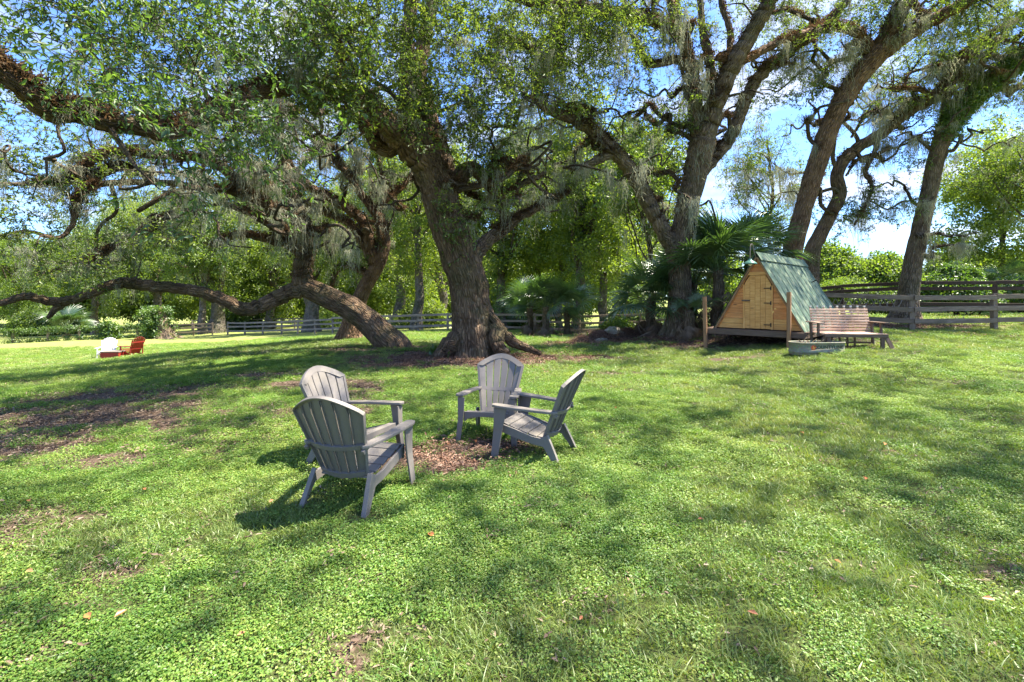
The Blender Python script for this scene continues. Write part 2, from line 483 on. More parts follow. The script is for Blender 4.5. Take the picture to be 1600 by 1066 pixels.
def ground_mat():
    t = NT('lawn_ground'); p = t.geo()
    soil = t.attr('soil', 'Fac')
    far = t.attr('far', 'Fac')
    n1 = t.noise(p, scale=.35, detail=3); n2 = t.noise(p, scale=3.0, detail=5, rough=.65); n3 = t.noise(p, scale=42, detail=4, rough=.7)
    n4 = t.noise(p, scale=11, detail=5, rough=.7)
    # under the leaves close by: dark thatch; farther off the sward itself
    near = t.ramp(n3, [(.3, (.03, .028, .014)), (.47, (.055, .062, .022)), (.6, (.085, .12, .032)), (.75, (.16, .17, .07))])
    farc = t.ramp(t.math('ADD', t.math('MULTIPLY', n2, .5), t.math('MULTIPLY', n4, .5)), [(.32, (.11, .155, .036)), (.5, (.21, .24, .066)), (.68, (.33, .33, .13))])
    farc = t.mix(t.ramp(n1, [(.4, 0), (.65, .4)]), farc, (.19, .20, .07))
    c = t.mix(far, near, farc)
    so = t.ramp(n3, [(.28, (.030, .020, .014)), (.5, (.085, .058, .042)), (.7, (.19, .14, .105))])
    sf = t.math('ADD', soil, t.math('MULTIPLY', t.math('SUBTRACT', n4, .5), 1.3))
    c = t.mix(t.ramp(sf, [(.38, 0), (.58, 1)]), c, so)
    pl = t.attr('pale', 'Fac')
    c = t.mix(pl, c, t.ramp(n2, [(.3, (.36, .33, .27)), (.7, (.52, .48, .40))]))
    h = t.math('ADD', t.math('MULTIPLY', n3, .5), t.math('MULTIPLY', n4, .8))
    return t.finish(t.bsdf(c, .95, t.bump(h, .7, .05), spec=.1))
M['ground'] = ground_mat()

# ------------------------------------------------------------------ soil map (where the sward is worn away)
SOIL = []   # (x, y, rx, ry, strength)
def soil_px(px, py, rx, ry, s=1.0, Y=None):
    if Y is None: Y = FPX * CAM_H / (py - HY)
    SOIL.append(((px - CX) * Y / FPX, Y, rx, ry, s))
soil_px(700, 712, .62, .55, 1.0); soil_px(650, 725, .4, .3, .7)
soil_px(735, 560, 2.2, 1.3, 1.5, 12.3); soil_px(815, 555, 2.0, .8, 1.4, 12.4); soil_px(665, 575, 1.5, .6, 1.3, 11.4); soil_px(760, 575, 1.2, .5, 1.0, 11.2)
soil_px(605, 543, 1.6, .6, .9, 14.6); soil_px(540, 530, 1.4, .5, .7, 18)
soil_px(60, 640, 3.2, 1.1, 0.97); soil_px(180, 610, 3.0, .8, 0.84); soil_px(20, 690, 1.6, .8, 0.94); soil_px(330, 605, 1.6, .5, 0.74)
soil_px(480, 600, 1.4, .45, 0.68); soil_px(250, 665, 1.3, .4, 0.84); soil_px(130, 720, 1.2, .35, .6); soil_px(400, 585, 1.5, .35, 0.81)
soil_px(30, 810, .45, .28, .75); soil_px(140, 805, .35, .16, .6); soil_px(10, 850, .3, .25, .7)
soil_px(175, 893, .28, .08, 0.81); soil_px(560, 1020, .18, .16, 0.88); soil_px(480, 645, .8, .25, 0.81)
soil_px(1560, 885, .30, .08, 0.81); soil_px(1010, 912, .12, .06, .6); soil_px(1490, 912, .15, .05, .5); soil_px(330, 940, .2, .06, .45)
soil_px(1505, 617, .28, .1, 0.81); soil_px(1382, 707, .16, .06, .65); soil_px(1335, 655, .18, .07, 0.68); soil_px(1415, 555, 1.0, .25, .6, 11.6)
soil_px(1175, 568, .9, .25, .6, 11.2); soil_px(1330, 545, 1.0, .3, .5, 11.3); soil_px(940, 960, .1, .08, .5)
soil_px(950, 532, 2.4, .8, 1.1, 17.6); soil_px(1075, 525, 2.0, 1.2, 1.0, 16); soil_px(1170, 545, 2.2, 1.2, 1.2, 14.0)
soil_px(1450, 500, 4.0, .6, .9, 18.2); soil_px(960, 585, .9, .2, .5, 10); soil_px(810, 700, .25, .12, .5)
soil_px(860, 515, 3.0, 1.3, .8, 26); soil_px(560, 875, .16, .05, .5)
SOILA = np.array(SOIL)
def soil(x, y):
    s = np.zeros(len(x))
    for (a, b, rx, ry, k) in SOILA:
        d = ((x - a) / rx) ** 2 + ((y - b) / ry) ** 2
        s = np.maximum(s, k * np.exp(-d * .9))
    p = np.c_[x, y, np.zeros(len(x))]
    n = fbm(p * np.array([.8, .8, 1]), 4, 5)
    s = s + np.clip((n - .575) * 2.8, 0, .45) + (fbm(p * 3.1, 3, 9) - .5) * .5 * np.clip(s * 3, .25, 1)
    return np.clip(s, 0, 1.2)

# ------------------------------------------------------------------ ground sheet
def build_ground():
    n = 380
    t = np.linspace(-1, 1, n)
    k = 6.4
    xs = 450 * np.sinh(k * t) / math.sinh(k)
    ys = 8 + 450 * np.sinh(k * t) / math.sinh(k)
    X, Y = np.meshgrid(xs, ys)
    x, y = X.ravel(), Y.ravel()
    z = gz(x, y)
    z += (fbm(np.c_[x * 1.6, y * 1.6, 0 * x], 3, 3) - .5) * .05 * np.clip(1.3 - np.hypot(x, y - 6) / 40, 0, 1)
    s = soil(x, y)
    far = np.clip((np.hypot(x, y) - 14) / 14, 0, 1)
    pale = np.zeros(len(x))
    # pale sandy drive beyond the fence
    fy = 54 - (x + 22) * .55
    pale = np.exp(-((y - fy) / 2.2) ** 2) * (x < -3) * np.clip((x + 30) / 4, 0, 1) * .9
    i = np.arange(n * n).reshape(n, n)
    F = np.stack([i[:-1, :-1].ravel(), i[:-1, 1:].ravel(), i[1:, 1:].ravel(), i[1:, :-1].ravel()], 1)
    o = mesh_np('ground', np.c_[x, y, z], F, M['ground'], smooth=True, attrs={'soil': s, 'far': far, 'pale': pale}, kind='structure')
build_ground()

# ------------------------------------------------------------------ prototypes for instanced leaves (never linked to the scene)
def leafs_mesh(name, P, D, N, L, W, mat, fold=.18, rnd=None, extra=None):
    """leaves: base points P, directions D, normals N, lengths L, widths W -> 6-vertex folded leaves"""
    n = len(P)
    D = D / np.linalg.norm(D, axis=1, keepdims=True)
    S = np.cross(D, N); S /= np.linalg.norm(S, axis=1, keepdims=True) + 1e-9
    U = np.cross(S, D)
    L = np.broadcast_to(L, (n,))[:, None]; W = np.broadcast_to(W, (n,))[:, None]
    v = np.stack([P, P + D * L * .42 + S * W * .5 + U * W * fold, P + D * L * .8 + S * W * .28 + U * (W * fold * .5 - L * .04),
                  P + D * L - U * L * .12, P + D * L * .8 - S * W * .28 + U * (W * fold * .5 - L * .04), P + D * L * .42 - S * W * .5 + U * W * fold], 1)
    V = v.reshape(-1, 3)
    b = (np.arange(n) * 6)[:, None]
    F1 = b + np.array([[0, 1, 2, 3]]); F2 = b + np.array([[0, 3, 4, 5]])
    F = np.concatenate([F1, F2])
    r = RNG.random(n) if rnd is None else rnd
    R = np.repeat(r, 6)
    mats = [mat]
    if extra is not None:
        EV, EF, emat = extra
        base = len(V)
        V = np.concatenate([V, EV]); R = np.r_[R, np.full(len(EV), .5)]
        nf = len(F); F = np.concatenate([F, EF + base]); mats.append(emat)
    o = mesh_np(name, V, F, mats, attrs={'rnd': R, 'bk': V * 1.0}, link=False)
    if extra is not None:
        mi = np.zeros(len(o.data.polygons), np.int32); mi[nf:] = 1
        o.data.polygons.foreach_set('material_index', mi)
    return o

def stem_quads(paths, r):
    V, F = [], []
    for p in paths:
        p = np.asarray(p); b = len(V)
        for k, q in enumerate(p):
            rr = r * (1 - .7 * k / (len(p) - 1))
            for a in range(3):
                an = a * 2 * PI / 3
                V.append(q + np.array([math.cos(an) * rr, math.sin(an) * rr, math.sin(an * 2) * rr]))
        for k in range(len(p) - 1):
            for a in range(3):
                F.append([b + k*3 + a, b + k*3 + (a+1) % 3, b + (k+1)*3 + (a+1) % 3, b + (k+1)*3 + a])
    return np.array(V), np.array(F)

def proto_twig(name, mat, nleaf=46, size=.55, leaf=.065, width=.36, droop=.15, seed=0):
    rg = np.random.default_rng(seed)
    paths, P, D, N, L, W = [], [], [], [], [], []
    def walk(p, d, ln, n):
        pts = [p]
        for _ in range(n):
            d = d + rg.normal(0, .28, 3); d[2] -= droop * .5; d /= np.linalg.norm(d)
            p = p + d * ln / n; pts.append(p)
        return np.array(pts)
    main = walk(np.zeros(3), np.array([1., 0, .15]), size, 5); paths.append(main)
    for k in range(7):
        j = rg.integers(0, 5); p = main[j]
        d = np.array([.5, rg.choice([-1, 1]) * rg.uniform(.4, 1), rg.uniform(-.5, .6)]); d /= np.linalg.norm(d)
        paths.append(walk(p, d, size * rg.uniform(.3, .6), 3))
    for k in range(nleaf):
        q = paths[rg.integers(0, len(paths))]; j = rg.integers(1, len(q)); f = rg.random()
        p = q[j - 1] * (1 - f) + q[j] * f
        d = (q[j] - q[j - 1]); d = d / np.linalg.norm(d) * .6 + rg.normal(0, .6, 3); d[2] -= droop
        P.append(p); D.append(d); nn = rg.normal(0, .5, 3); nn[2] += 1; N.append(nn)
        l = leaf * rg.uniform(.7, 1.25); L.append(l); W.append(l * width * rg.uniform(.85, 1.2))
    ev, ef = stem_quads(paths, .004)
    return leafs_mesh(name, np.array(P), np.array(D), np.array(N), np.array(L), np.array(W), mat, extra=(ev, ef, M['branch']))

def proto_clump(name, mat, n=60, r=.5, leaf=.13, width=.6, seed=0, flat=.7):
    rg = np.random.default_rng(seed)
    P = rg.normal(0, 1, (n, 3)); P /= np.linalg.norm(P, axis=1, keepdims=True); P *= (rg.random(n) ** .5)[:, None] * r
    P[:, 2] *= flat
    D = P / r * .8 + rg.normal(0, .6, (n, 3)); D[:, 2] -= .15
    N = rg.normal(0, .55, (n, 3)); N[:, 2] += 1
    L = leaf * rg.uniform(.6, 1.3, n)
    return leafs_mesh(name, P, D, N, L, L * width, mat)

def proto_moss(name, n=26, r=.16, length=.9, width=.011, seed=0):
    rg = np.random.default_rng(seed)
    V, F, R = [], [], []
    for k in range(n):
        a = rg.uniform(0, 2 * PI); rr = r * rg.random() ** .7
        p = np.array([math.cos(a) * rr * 1.6, math.sin(a) * rr, rg.uniform(-.02, .05)])
        ln = length * (1 - .65 * rr / r) * rg.uniform(.35, 1.1); m = 7
        ww = width * rg.uniform(.6, 1.4); ph = rg.uniform(0, 2 * PI); sd = np.array([math.cos(ph), math.sin(ph), 0])
        dr = rg.normal(0, .035, 2); b = len(V); v = rg.random()
        for j in range(m + 1):
            w = ww * (1 - (j / m) ** 2 * .85) * (1 + .5 * math.sin(j * 2.3 + ph))
            V.append(p - sd * w / 2); V.append(p + sd * w / 2); R += [v, v]
            p = p + np.array([dr[0] + rg.normal(0, .024), dr[1] + rg.normal(0, .024), -ln / m])
            dr = dr * .55
        for j in range(m): F.append([b + 2*j, b + 2*j + 1, b + 2*j + 3, b + 2*j + 2])
        # side wisps
    # curls that thicken the mass near the top
    for k in range(n):
        a = rg.uniform(0, 2 * PI); rr = r * rg.random() ** .6
        z0 = -length * rg.random() ** 1.5 * .75
        p = np.array([math.cos(a) * rr, math.sin(a) * rr, z0]) * np.array([1 + z0 / length * .6, 1 + z0 / length * .6, 1])
        b = len(V); v = rg.random()
        q = p + rg.normal(0, .05, 3) + [0, 0, -.05]; s = q + rg.normal(0, .05, 3) + [0, 0, -.05]
        w = width * .6
        for t in (p, q, s): V.append(t - [w / 2, 0, 0]); V.append(t + [w / 2, 0, 0]); R += [v, v]
        F.append([b, b + 1, b + 3, b + 2]); F.append([b + 2, b + 3, b + 5, b + 4])
    return mesh_np(name, np.array(V), np.array(F), M['moss'], attrs={'rnd': np.array(R)}, link=False)

def proto_fern(name, n=22, seed=0):
    rg = np.random.default_rng(seed)
    P = np.c_[rg.normal(0, .055, (n, 2)), np.zeros(n)]
    D = np.c_[rg.normal(0, .7, (n, 2)), rg.uniform(.1, 1, n)]
    N = rg.normal(0, 1, (n, 3)); N[:, 2] += .3
    L = rg.uniform(.03, .085, n)
    return leafs_mesh(name, P, D, N, L, L * .32, M['fern'], fold=.3)

def proto_cover(name, n=205, r=.13, leaf=.0122, seed=0, mat='clover'):
    rg = np.random.default_rng(seed)
    a = rg.uniform(0, 2 * PI, n); q = r * np.sqrt(rg.random(n))
    P = np.c_[np.cos(a) * q, np.sin(a) * q, rg.uniform(.004, .040, n)]
    D = np.c_[rg.normal(0, 1, (n, 2)), rg.normal(.15, .25, n)]
    N = rg.normal(0, .32, (n, 3)); N[:, 2] += 1
    L = leaf * rg.uniform(.6, 1.45, n)
    return leafs_mesh(name, P, D, N, L, L * rg.uniform(.55, .85, n), M[mat], fold=.12)

def proto_grass(name, n=52, r=.10, h=.052, seed=0):
    rg = np.random.default_rng(seed)
    a = rg.uniform(0, 2 * PI, n); q = r * np.sqrt(rg.random(n))
    V, F, R = [], [], []
    for k in range(n):
        p = np.array([math.cos(a[k]) * q[k], math.sin(a[k]) * q[k], 0.0]); hh = h * rg.uniform(.5, 1.25)
        d = rg.normal(0, .55, 2); s = rg.normal(0, 1, 2); s /= np.linalg.norm(s); s = np.r_[s, 0]
        w = rg.uniform(.0018, .0034); b = len(V); v = rg.random()
        for j, t in enumerate((0, .5, 1.0)):
            c = p + np.array([d[0] * hh * t ** 1.6, d[1] * hh * t ** 1.6, hh * t * (1 - .22 * t)])
            ww = w * (1.0, .9, .12)[j]
            V += [c - s * ww, c + s * ww]; R += [v, v]
        F += [[b, b+1, b+3, b+2], [b+2, b+3, b+5, b+4]]
    return mesh_np(name, np.array(V), np.array(F), M['blade'], attrs={'rnd': np.array(R)}, link=False)

def proto_litter(name, n=30, r=.20, leaf=.034, mat='litter', seed=0, width=.35):
    rg = np.random.default_rng(seed)
    a = rg.uniform(0, 2 * PI, n); q = r * np.sqrt(rg.random(n))
    P = np.c_[np.cos(a) * q, np.sin(a) * q, rg.uniform(.002, .018, n)]
    D = np.c_[rg.normal(0, 1, (n, 2)), rg.normal(0, .18, n)]
    N = rg.normal(0, .3, (n, 3)); N[:, 2] += 1
    L = leaf * rg.uniform(.5, 1.3, n)
    return leafs_mesh(name, P, D, N, L, L * width * rg.uniform(.6, 1.4, n), M[mat], fold=.25)

PROTO = {
    'oak': [proto_twig('twig', M['leaf_oak'], seed=s) for s in (1, 2, 3)],
    'near': [proto_twig('twig', M['leaf_near'], nleaf=34, size=.5, leaf=.072, width=.38, droop=.5, seed=s) for s in (5, 6, 7)],
    'bright': [proto_clump('spray', M['leaf_bright'], n=64, seed=s) for s in (11, 12)],
    'mid': [proto_clump('spray', M['leaf_mid'], n=64, seed=s) for s in (13, 14)],
    'dark': [proto_clump('spray', M['leaf_dark'], n=64, seed=s) for s in (15, 16)],
    'twig_mid': [proto_twig('twig', M['leaf_mid'], nleaf=40, size=.6, leaf=.075, seed=s) for s in (17, 18)],
    'vine': [proto_clump('spray', M['leaf_vine'], n=46, r=.22, leaf=.085, width=.75, seed=s, flat=1) for s in (19, 20)],
    'moss': [proto_moss('strand', seed=s, length=l, r=r_) for s, l, r_ in ((21, .85, .14), (22, 1.25, .12), (23, .5, .2))],
    'fern': [proto_fern('frondlet', seed=s) for s in (25, 26)],
    'clover': [proto_cover('clover', seed=s) for s in (31, 32, 33)],
    'grass': [proto_grass('tuft', seed=s) for s in (35, 36, 37)],
    'litter': [proto_litter('litter', seed=s) for s in (41, 42)],
    'mulch': [proto_litter('chips', n=44, leaf=.042, mat='mulch', seed=s, width=.28) for s in (43, 44)],
}
NG = {}
def scatter_group(kind):
    if kind in NG: return NG[kind]
    ng = bpy.data.node_groups.new('scatter_' + kind, 'GeometryNodeTree')
    ng.interface.new_socket(name='Geometry', in_out='INPUT', socket_type='NodeSocketGeometry')
    ng.interface.new_socket(name='Geometry', in_out='OUTPUT', socket_type='NodeSocketGeometry')
    N, L = ng.nodes, ng.links
    gi, go = N.new('NodeGroupInput'), N.new('NodeGroupOutput')
    join = N.new('GeometryNodeJoinGeometry')
    def named(nm, ty):
        a = N.new('GeometryNodeInputNamedAttribute'); a.data_type = ty; a.inputs['Name'].default_value = nm
        return a.outputs['Attribute']
    rot, scl, var = named('rot', 'FLOAT_VECTOR'), named('scl', 'FLOAT_VECTOR'), named('var', 'FLOAT')
    for k, pr in enumerate(PROTO[kind]):
        oi = N.new('GeometryNodeObjectInfo'); oi.inputs['Object'].default_value = pr
        oi.inputs['As Instance'].default_value = False
        inst = N.new('GeometryNodeInstanceOnPoints')
        L.new(gi.outputs[0], inst.inputs['Points']); L.new(oi.outputs['Geometry'], inst.inputs['Instance'])
        cmp = N.new('FunctionNodeCompare'); cmp.data_type = 'FLOAT'; cmp.operation = 'EQUAL'
        cmp.inputs[1].default_value = float(k); cmp.inputs['Epsilon'].default_value = .3
        L.new(var, cmp.inputs[0]); L.new(cmp.outputs[0], inst.inputs['Selection'])
        L.new(rot, inst.inputs['Rotation']); L.new(scl, inst.inputs['Scale'])
        L.new(inst.outputs[0], join.inputs[0])
    L.new(join.outputs[0], go.inputs[0])
    NG[kind] = ng
    return ng
def scatter(name, kind, P, parent=None, scale=1.0, tilt=.5, flat=False, yaw=None, zs=None, label=None, rot=None):
    """one 'stuff' object that carries every spray of a crown, moss or sward"""
    P = np.asarray(P, np.float32)
    n = len(P)
    me = bpy.data.meshes.new(name); me.vertices.add(n); me.vertices.foreach_set('co', P.ravel())
    if rot is None:
        rot = np.c_[RNG.normal(0, tilt, n), RNG.normal(0, tilt, n), RNG.uniform(0, 2 * PI, n) if yaw is None else yaw]
    s = np.broadcast_to(np.asarray(scale, float), (n,)) * RNG.uniform(.75, 1.25, n)
    sc = np.c_[s, s, s if zs is None else s * zs]
    for nm, ty, v in (('rot', 'FLOAT_VECTOR', rot), ('scl', 'FLOAT_VECTOR', sc)):
        a = me.attributes.new(nm, ty, 'POINT'); a.data.foreach_set('vector', np.asarray(v, np.float32).ravel())
    a = me.attributes.new('var', 'FLOAT', 'POINT'); a.data.foreach_set('value', RNG.integers(0, len(PROTO[kind]), n).astype(np.float32))
    for m in {x for pr in PROTO[kind] for x in pr.data.materials}: me.materials.append(m)
    o = bpy.data.objects.new(name, me); COL.objects.link(o)
    if parent is not None:
        o.parent = parent
        o.matrix_parent_inverse = Matrix.LocRotScale(parent.location, parent.rotation_euler, None).inverted()
    md = o.modifiers.new('scatter', 'NODES'); md.node_group = scatter_group(kind)
    return tag(o, label, None, None, 'stuff')

# ------------------------------------------------------------------ tubes
def catmull(P, R, per=8):
    P = np.asarray(P, float); R = np.asarray(R, float)
    A = np.vstack([2 * P[0] - P[1], P, 2 * P[-1] - P[-2]]); Q = np.r_[R[0], R, R[-1]]
    out, rr = [], []
    for i in range(1, len(A) - 2):
        t = np.linspace(0, 1, per, endpoint=False)[:, None]
        p0, p1, p2, p3 = A[i-1], A[i], A[i+1], A[i+2]
        out.append(.5 * ((2*p1) + (-p0 + p2)*t + (2*p0 - 5*p1 + 4*p2 - p3)*t**2 + (-p0 + 3*p1 - 3*p2 + p3)*t**3))
        t = t[:, 0]; rr.append(Q[i] * (1 - t) + Q[i+1] * t)
    out.append(A[-2][None]); rr.append([Q[-2]])
    return np.concatenate(out), np.concatenate(rr)
def frames(P):
    T = np.gradient(P, axis=0); T /= np.linalg.norm(T, axis=1, keepdims=True) + 1e-9
    U = np.zeros_like(P)
    u = np.cross(T[0], (0, 1, 0.1)); u /= np.linalg.norm(u); U[0] = u
    for i in range(1, len(P)):
        u = U[i-1] - T[i] * (U[i-1] @ T[i]); U[i] = u / (np.linalg.norm(u) + 1e-9)
    return T, U, np.cross(T, U)
def tube(P, R, seg=10, ridge=0.0, lump=0.0, flare=None, seed=0, tip=True):
    T, U, W = frames(P)
    n = len(P); a = np.arange(seg) * 2 * PI / seg
    S = np.r_[0, np.cumsum(np.linalg.norm(np.diff(P, axis=0), axis=1))]
    ca, sa = np.cos(a), np.sin(a)
    r = np.repeat(R[:, None], seg, 1)
    aa = np.repeat(a[None], n, 0)
    if lump or ridge:
        q = np.stack([np.repeat(ca[None], n, 0), np.repeat(sa[None], n, 0), np.repeat(S[:, None], seg, 1)], 2)
        if lump:
            m = fbm(q.reshape(-1, 3) * np.array([1.1, 1.1, 1.1]) + seed, 3, seed).reshape(n, seg)
            r = r * (1 + lump * (m - .5) * 2)
        if ridge:
            w = q.copy(); w[..., 0] *= 4.6; w[..., 1] *= 4.6; w[..., 2] *= 1.3
            m = np.abs(fbm(w.reshape(-1, 3) + seed * 3.1, 3, seed + 4).reshape(n, seg) - .5) * 2
            r = r + ridge * (m * 2.0 - .5)
    if flare is not None:
        r = r * flare(aa, S[:, None])
    V = P[:, None] + U[:, None] * (ca[None] * 1)[..., None] * r[..., None] + W[:, None] * sa[None][..., None] * r[..., None]
    R0 = R.mean()
    B = np.stack([ca[None] * R0 + 0 * r, sa[None] * R0 + 0 * r, S[:, None] + 0 * r], 2)
    i = np.arange(n * seg).reshape(n, seg)
    j = np.roll(i, -1, 1)
    F = np.stack([i[:-1].ravel(), j[:-1].ravel(), j[1:].ravel(), i[1:].ravel()], 1)
    V, B = V.reshape(-1, 3), B.reshape(-1, 3)
    if tip:
        V = np.vstack([V, P[-1] + T[-1] * R[-1] * .5]); B = np.vstack([B, B[-1]])
        k = len(V) - 1; last = i[-1]
        F3 = np.stack([last, np.roll(last, -1), np.full(seg, k)], 1)
        return V, F, F3, B
    return V, F, np.zeros((0, 3), int), B

def merge_tubes(ts):
    Vs, Fs, F3s, Bs, b = [], [], [], [], 0
    for (V, F, F3, B) in ts:
        Vs.append(V); Fs.append(F + b); F3s.append(F3 + b); Bs.append(B + np.array([0, 0, b * .013])); b += len(V)
    return np.vstack(Vs), [np.vstack(Fs), np.vstack(F3s)], np.vstack(Bs)

# ------------------------------------------------------------------ oaks traced limb by limb
def trace(pts):
    """[(px, py, depth, width in px)] -> world points and radii"""
    P = np.array([at(a, b, c) for a, b, c, d in pts]); R = np.array([d * .48 * c / FPX / math.sqrt(1 + ((a - CX) / FPX) ** 2) for a, b, c, d in pts])
    return P, R

def gnarl_path(a, b, n, amp, rg, sag=0.0):
    t = np.linspace(0, 1, n)[:, None]
    L = np.linalg.norm(b - a)
    w = np.cumsum(rg.normal(0, 1, (n, 3)), axis=0); w -= w[0]; w -= t * w[-1]
    P = a * (1 - t) + b * t + w * amp * L / math.sqrt(n)
    P[:, 2] += sag * L * (t * (1 - t))[:, 0] * 4
    return P

def spread_volume(e, rg):
    """targets inside an ellipsoid (centre, radii, count), pushed out towards its shell, kept above the grass"""
    c, r, n = np.array(e[0]), np.array(e[1]), e[2]
    v = rg.normal(0, 1, (n, 3)); v /= np.linalg.norm(v, axis=1, keepdims=True)
    return c + v * r * (rg.random(n) ** .45)[:, None]

CROWN_HI, CROWN_LO = .40, .74
def oak(label, trunk, limbs, vols, bark, group=None, twigs=9, twig_scale=1.25, leaf='oak', moss=1.0, fern=1.0, seed=0,
        trunk_seg=40, ridge=.02, flare=.35, ivy=None, name='live_oak', spread=.42, mossscale=1.0, rootn=6, near_leaf=False, nmid=20):
    rg = np.random.default_rng(seed)
    P0, R0 = trace(trunk)
    P0[0, 2] = gzf(P0[0, 0], P0[0, 1]) - .06
    base = Vector(P0[0]); base.z += .06
    root = empty(name, base, 0, label, 'tree', group)
    P0 = np.vstack([P0[0] + (P0[0] - P0[1]) * np.array([.35, .35, 0]) - np.array([0, 0, .75]), P0]); R0 = np.r_[R0[0] * 1.05, R0]
    P, R = catmull(P0, R0, 14)
    ph = rg.uniform(0, 6)
    def fl(a, s):
        e = np.exp(-np.maximum(s - .7, -.1) / (R0[0] * 1.05))
        return 1 + flare * e * (1 + .8 * np.cos(a * rootn + ph) * .9 + .3 * np.cos(a * (rootn - 2) + 1.3 * ph))
    V, F, F3, B = tube(P, R, trunk_seg, ridge=ridge, lump=.09, flare=fl, seed=seed + 1)
    mesh_np('trunk', V, [F, F3], bark, root, smooth=True, attrs={'bk': B}, world=True)
    skel = [P[len(P) // 3:]]; srad = [R[len(P) // 3:]]
    surf = []     # (point, radius, tangent) along the thick limbs for ferns, moss, vines
    surf.append((P[len(P) * 7 // 10:], R[len(P) * 7 // 10:]))
    for k, lp in enumerate(limbs):
        Pl, Rl = trace(lp)
        # start the limb inside whatever it grows from
        allp = np.vstack(skel + [P]); d = np.linalg.norm(allp - Pl[0], axis=1); q = allp[d.argmin()]
        if d.min() < 1.6: Pl[0] = Pl[0] * .35 + q * .65
        Pc, Rc = catmull(Pl, Rl, 10)
        Pc[1:-1] += (rg.normal(0, 1, (len(Pc) - 2, 3)) * Rc[1:-1, None] * .10)
        V, F, F3, B = tube(Pc, Rc, 18, ridge=ridge * .6, lump=.13, seed=seed + 5 + k)
        mesh_np('limb', V, [F, F3], bark, root, smooth=True, attrs={'bk': B}, world=True)
        skel.append(Pc); srad.append(Rc); surf.append((Pc, Rc))
    # secondary branches: connect every target in the crown volumes to the nearest wood
    NP, NR = np.vstack(skel), np.concatenate(srad)
    tubes = []
    for k in range(nmid):
        ok = np.where((NR > .055) & (NP[:, 2] > 3.0) & (NP[:, 1] > 7.6))[0]
        if not len(ok): break
        i = ok[rg.integers(0, len(ok))]; d = np.array([rg.normal(0, 1), rg.normal(0, .7), rg.uniform(-.15, .9)]); d /= np.linalg.norm(d)
        e = NP[i] + d * rg.uniform(1.6, 4.2); e[2] = max(e[2], gzf(e[0], e[1]) + 2.8)
        q = gnarl_path(NP[i], e, 12, .26, rg, sag=rg.uniform(-.05, .14))
        r0 = min(NR[i] * .6, .085); rr = np.linspace(r0, .02, 12)
        q, rr = catmull(q, rr, 3)
        tubes.append(tube(q, rr, 8, lump=.12, seed=k)); surf.append((q, rr))
        NP = np.vstack([NP, q[2:]]); NR = np.concatenate([NR, rr[2:]])
    T = np.vstack([spread_volume((e[0], e[1], int(e[2] * (CROWN_HI if e[0][2] > 8.9 else CROWN_LO))), rg) for e in vols])
    g = gz(T[:, 0], T[:, 1]); T[:, 2] = np.maximum(T[:, 2], g + 2.3)
    d0 = np.array([np.linalg.norm(NP - t, axis=1).min() for t in T])
    T = T[d0.argsort()]
    tips, small = [], []
    for t in T:
        d = np.linalg.norm(NP - t, axis=1)
        # prefer thicker wood slightly
        i = (d - np.minimum(NR, .12) * 2.0).argmin(); L = d[i]
        if L < .15: tips.append(t); continue
        n = int(min(9, max(4, L / .35)))
        Pb = gnarl_path(NP[i], t, n, .20, rg, sag=rg.uniform(-.02, .12))
        r0 = min(NR[i] * .75, .018 + .017 * L); Rb = np.linspace(r0, .007, n)
        tubes.append(tube(Pb, Rb, 5 if r0 < .05 else 7, seed=seed))
        NP = np.vstack([NP, Pb[1:]]); NR = np.concatenate([NR, Rb[1:]])
        tips.append(t); small.append(Pb)
        if n > 5: tips.append(Pb[-2])
    V, F, B = merge_tubes(tubes)
    mesh_np('branches', V, F, M['branch'], root, smooth=True, attrs={'bk': B}, world=True, kind='stuff')
    tips = np.array(tips)
    C = np.repeat(tips, twigs, 0) + rg.normal(0, spread, (len(tips) * twigs, 3)) * np.array([1, 1, .6])
    if near_leaf:
        dist = C[:, 1] - 0
        nr = dist < 8.2
        nk = nr & (rg.random(len(C)) < .62)
        if nr.any(): scatter('crown', 'near', C[nk], root, twig_scale * .95, tilt=.6)
        scatter('crown', leaf, C[~nr], root, twig_scale, tilt=.55)
    else:
        scatter('crown', leaf, C, root, twig_scale, tilt=.55)
    if fern > 0:
        pts = []
        for (Pc, Rc) in surf:
            if Pc[:, 2].max() < 2.1: continue
            m = int(len(Pc) * 11 * fern)
            i = rg.integers(0, len(Pc) - 1, m); f = rg.random(m)[:, None]
            c = Pc[i] * (1 - f) + Pc[i + 1] * f; tdir = Pc[i + 1] - Pc[i]
            tdir /= np.linalg.norm(tdir, axis=1, keepdims=True) + 1e-9
            up = np.array([0, 0, 1.0]) - tdir * tdir[:, 2:3]
            hz = np.linalg.norm(up, axis=1); up /= hz[:, None] + 1e-6
            side = np.cross(tdir, up); an = rg.normal(0, .75, m)[:, None]
            off = (up * np.cos(an) + side * np.sin(an)) * (Rc[i] * .97)[:, None]
            keep = (rg.random(m) < hz * .95 + .05) & (fbm(c * .9, 2, seed) > .40) & (Rc[i] > .05)
            pts.append((c + off)[keep])
        pts = np.vstack(pts)
        if len(pts): scatter('fern_growth', 'fern', pts, root, .95, tilt=.5)
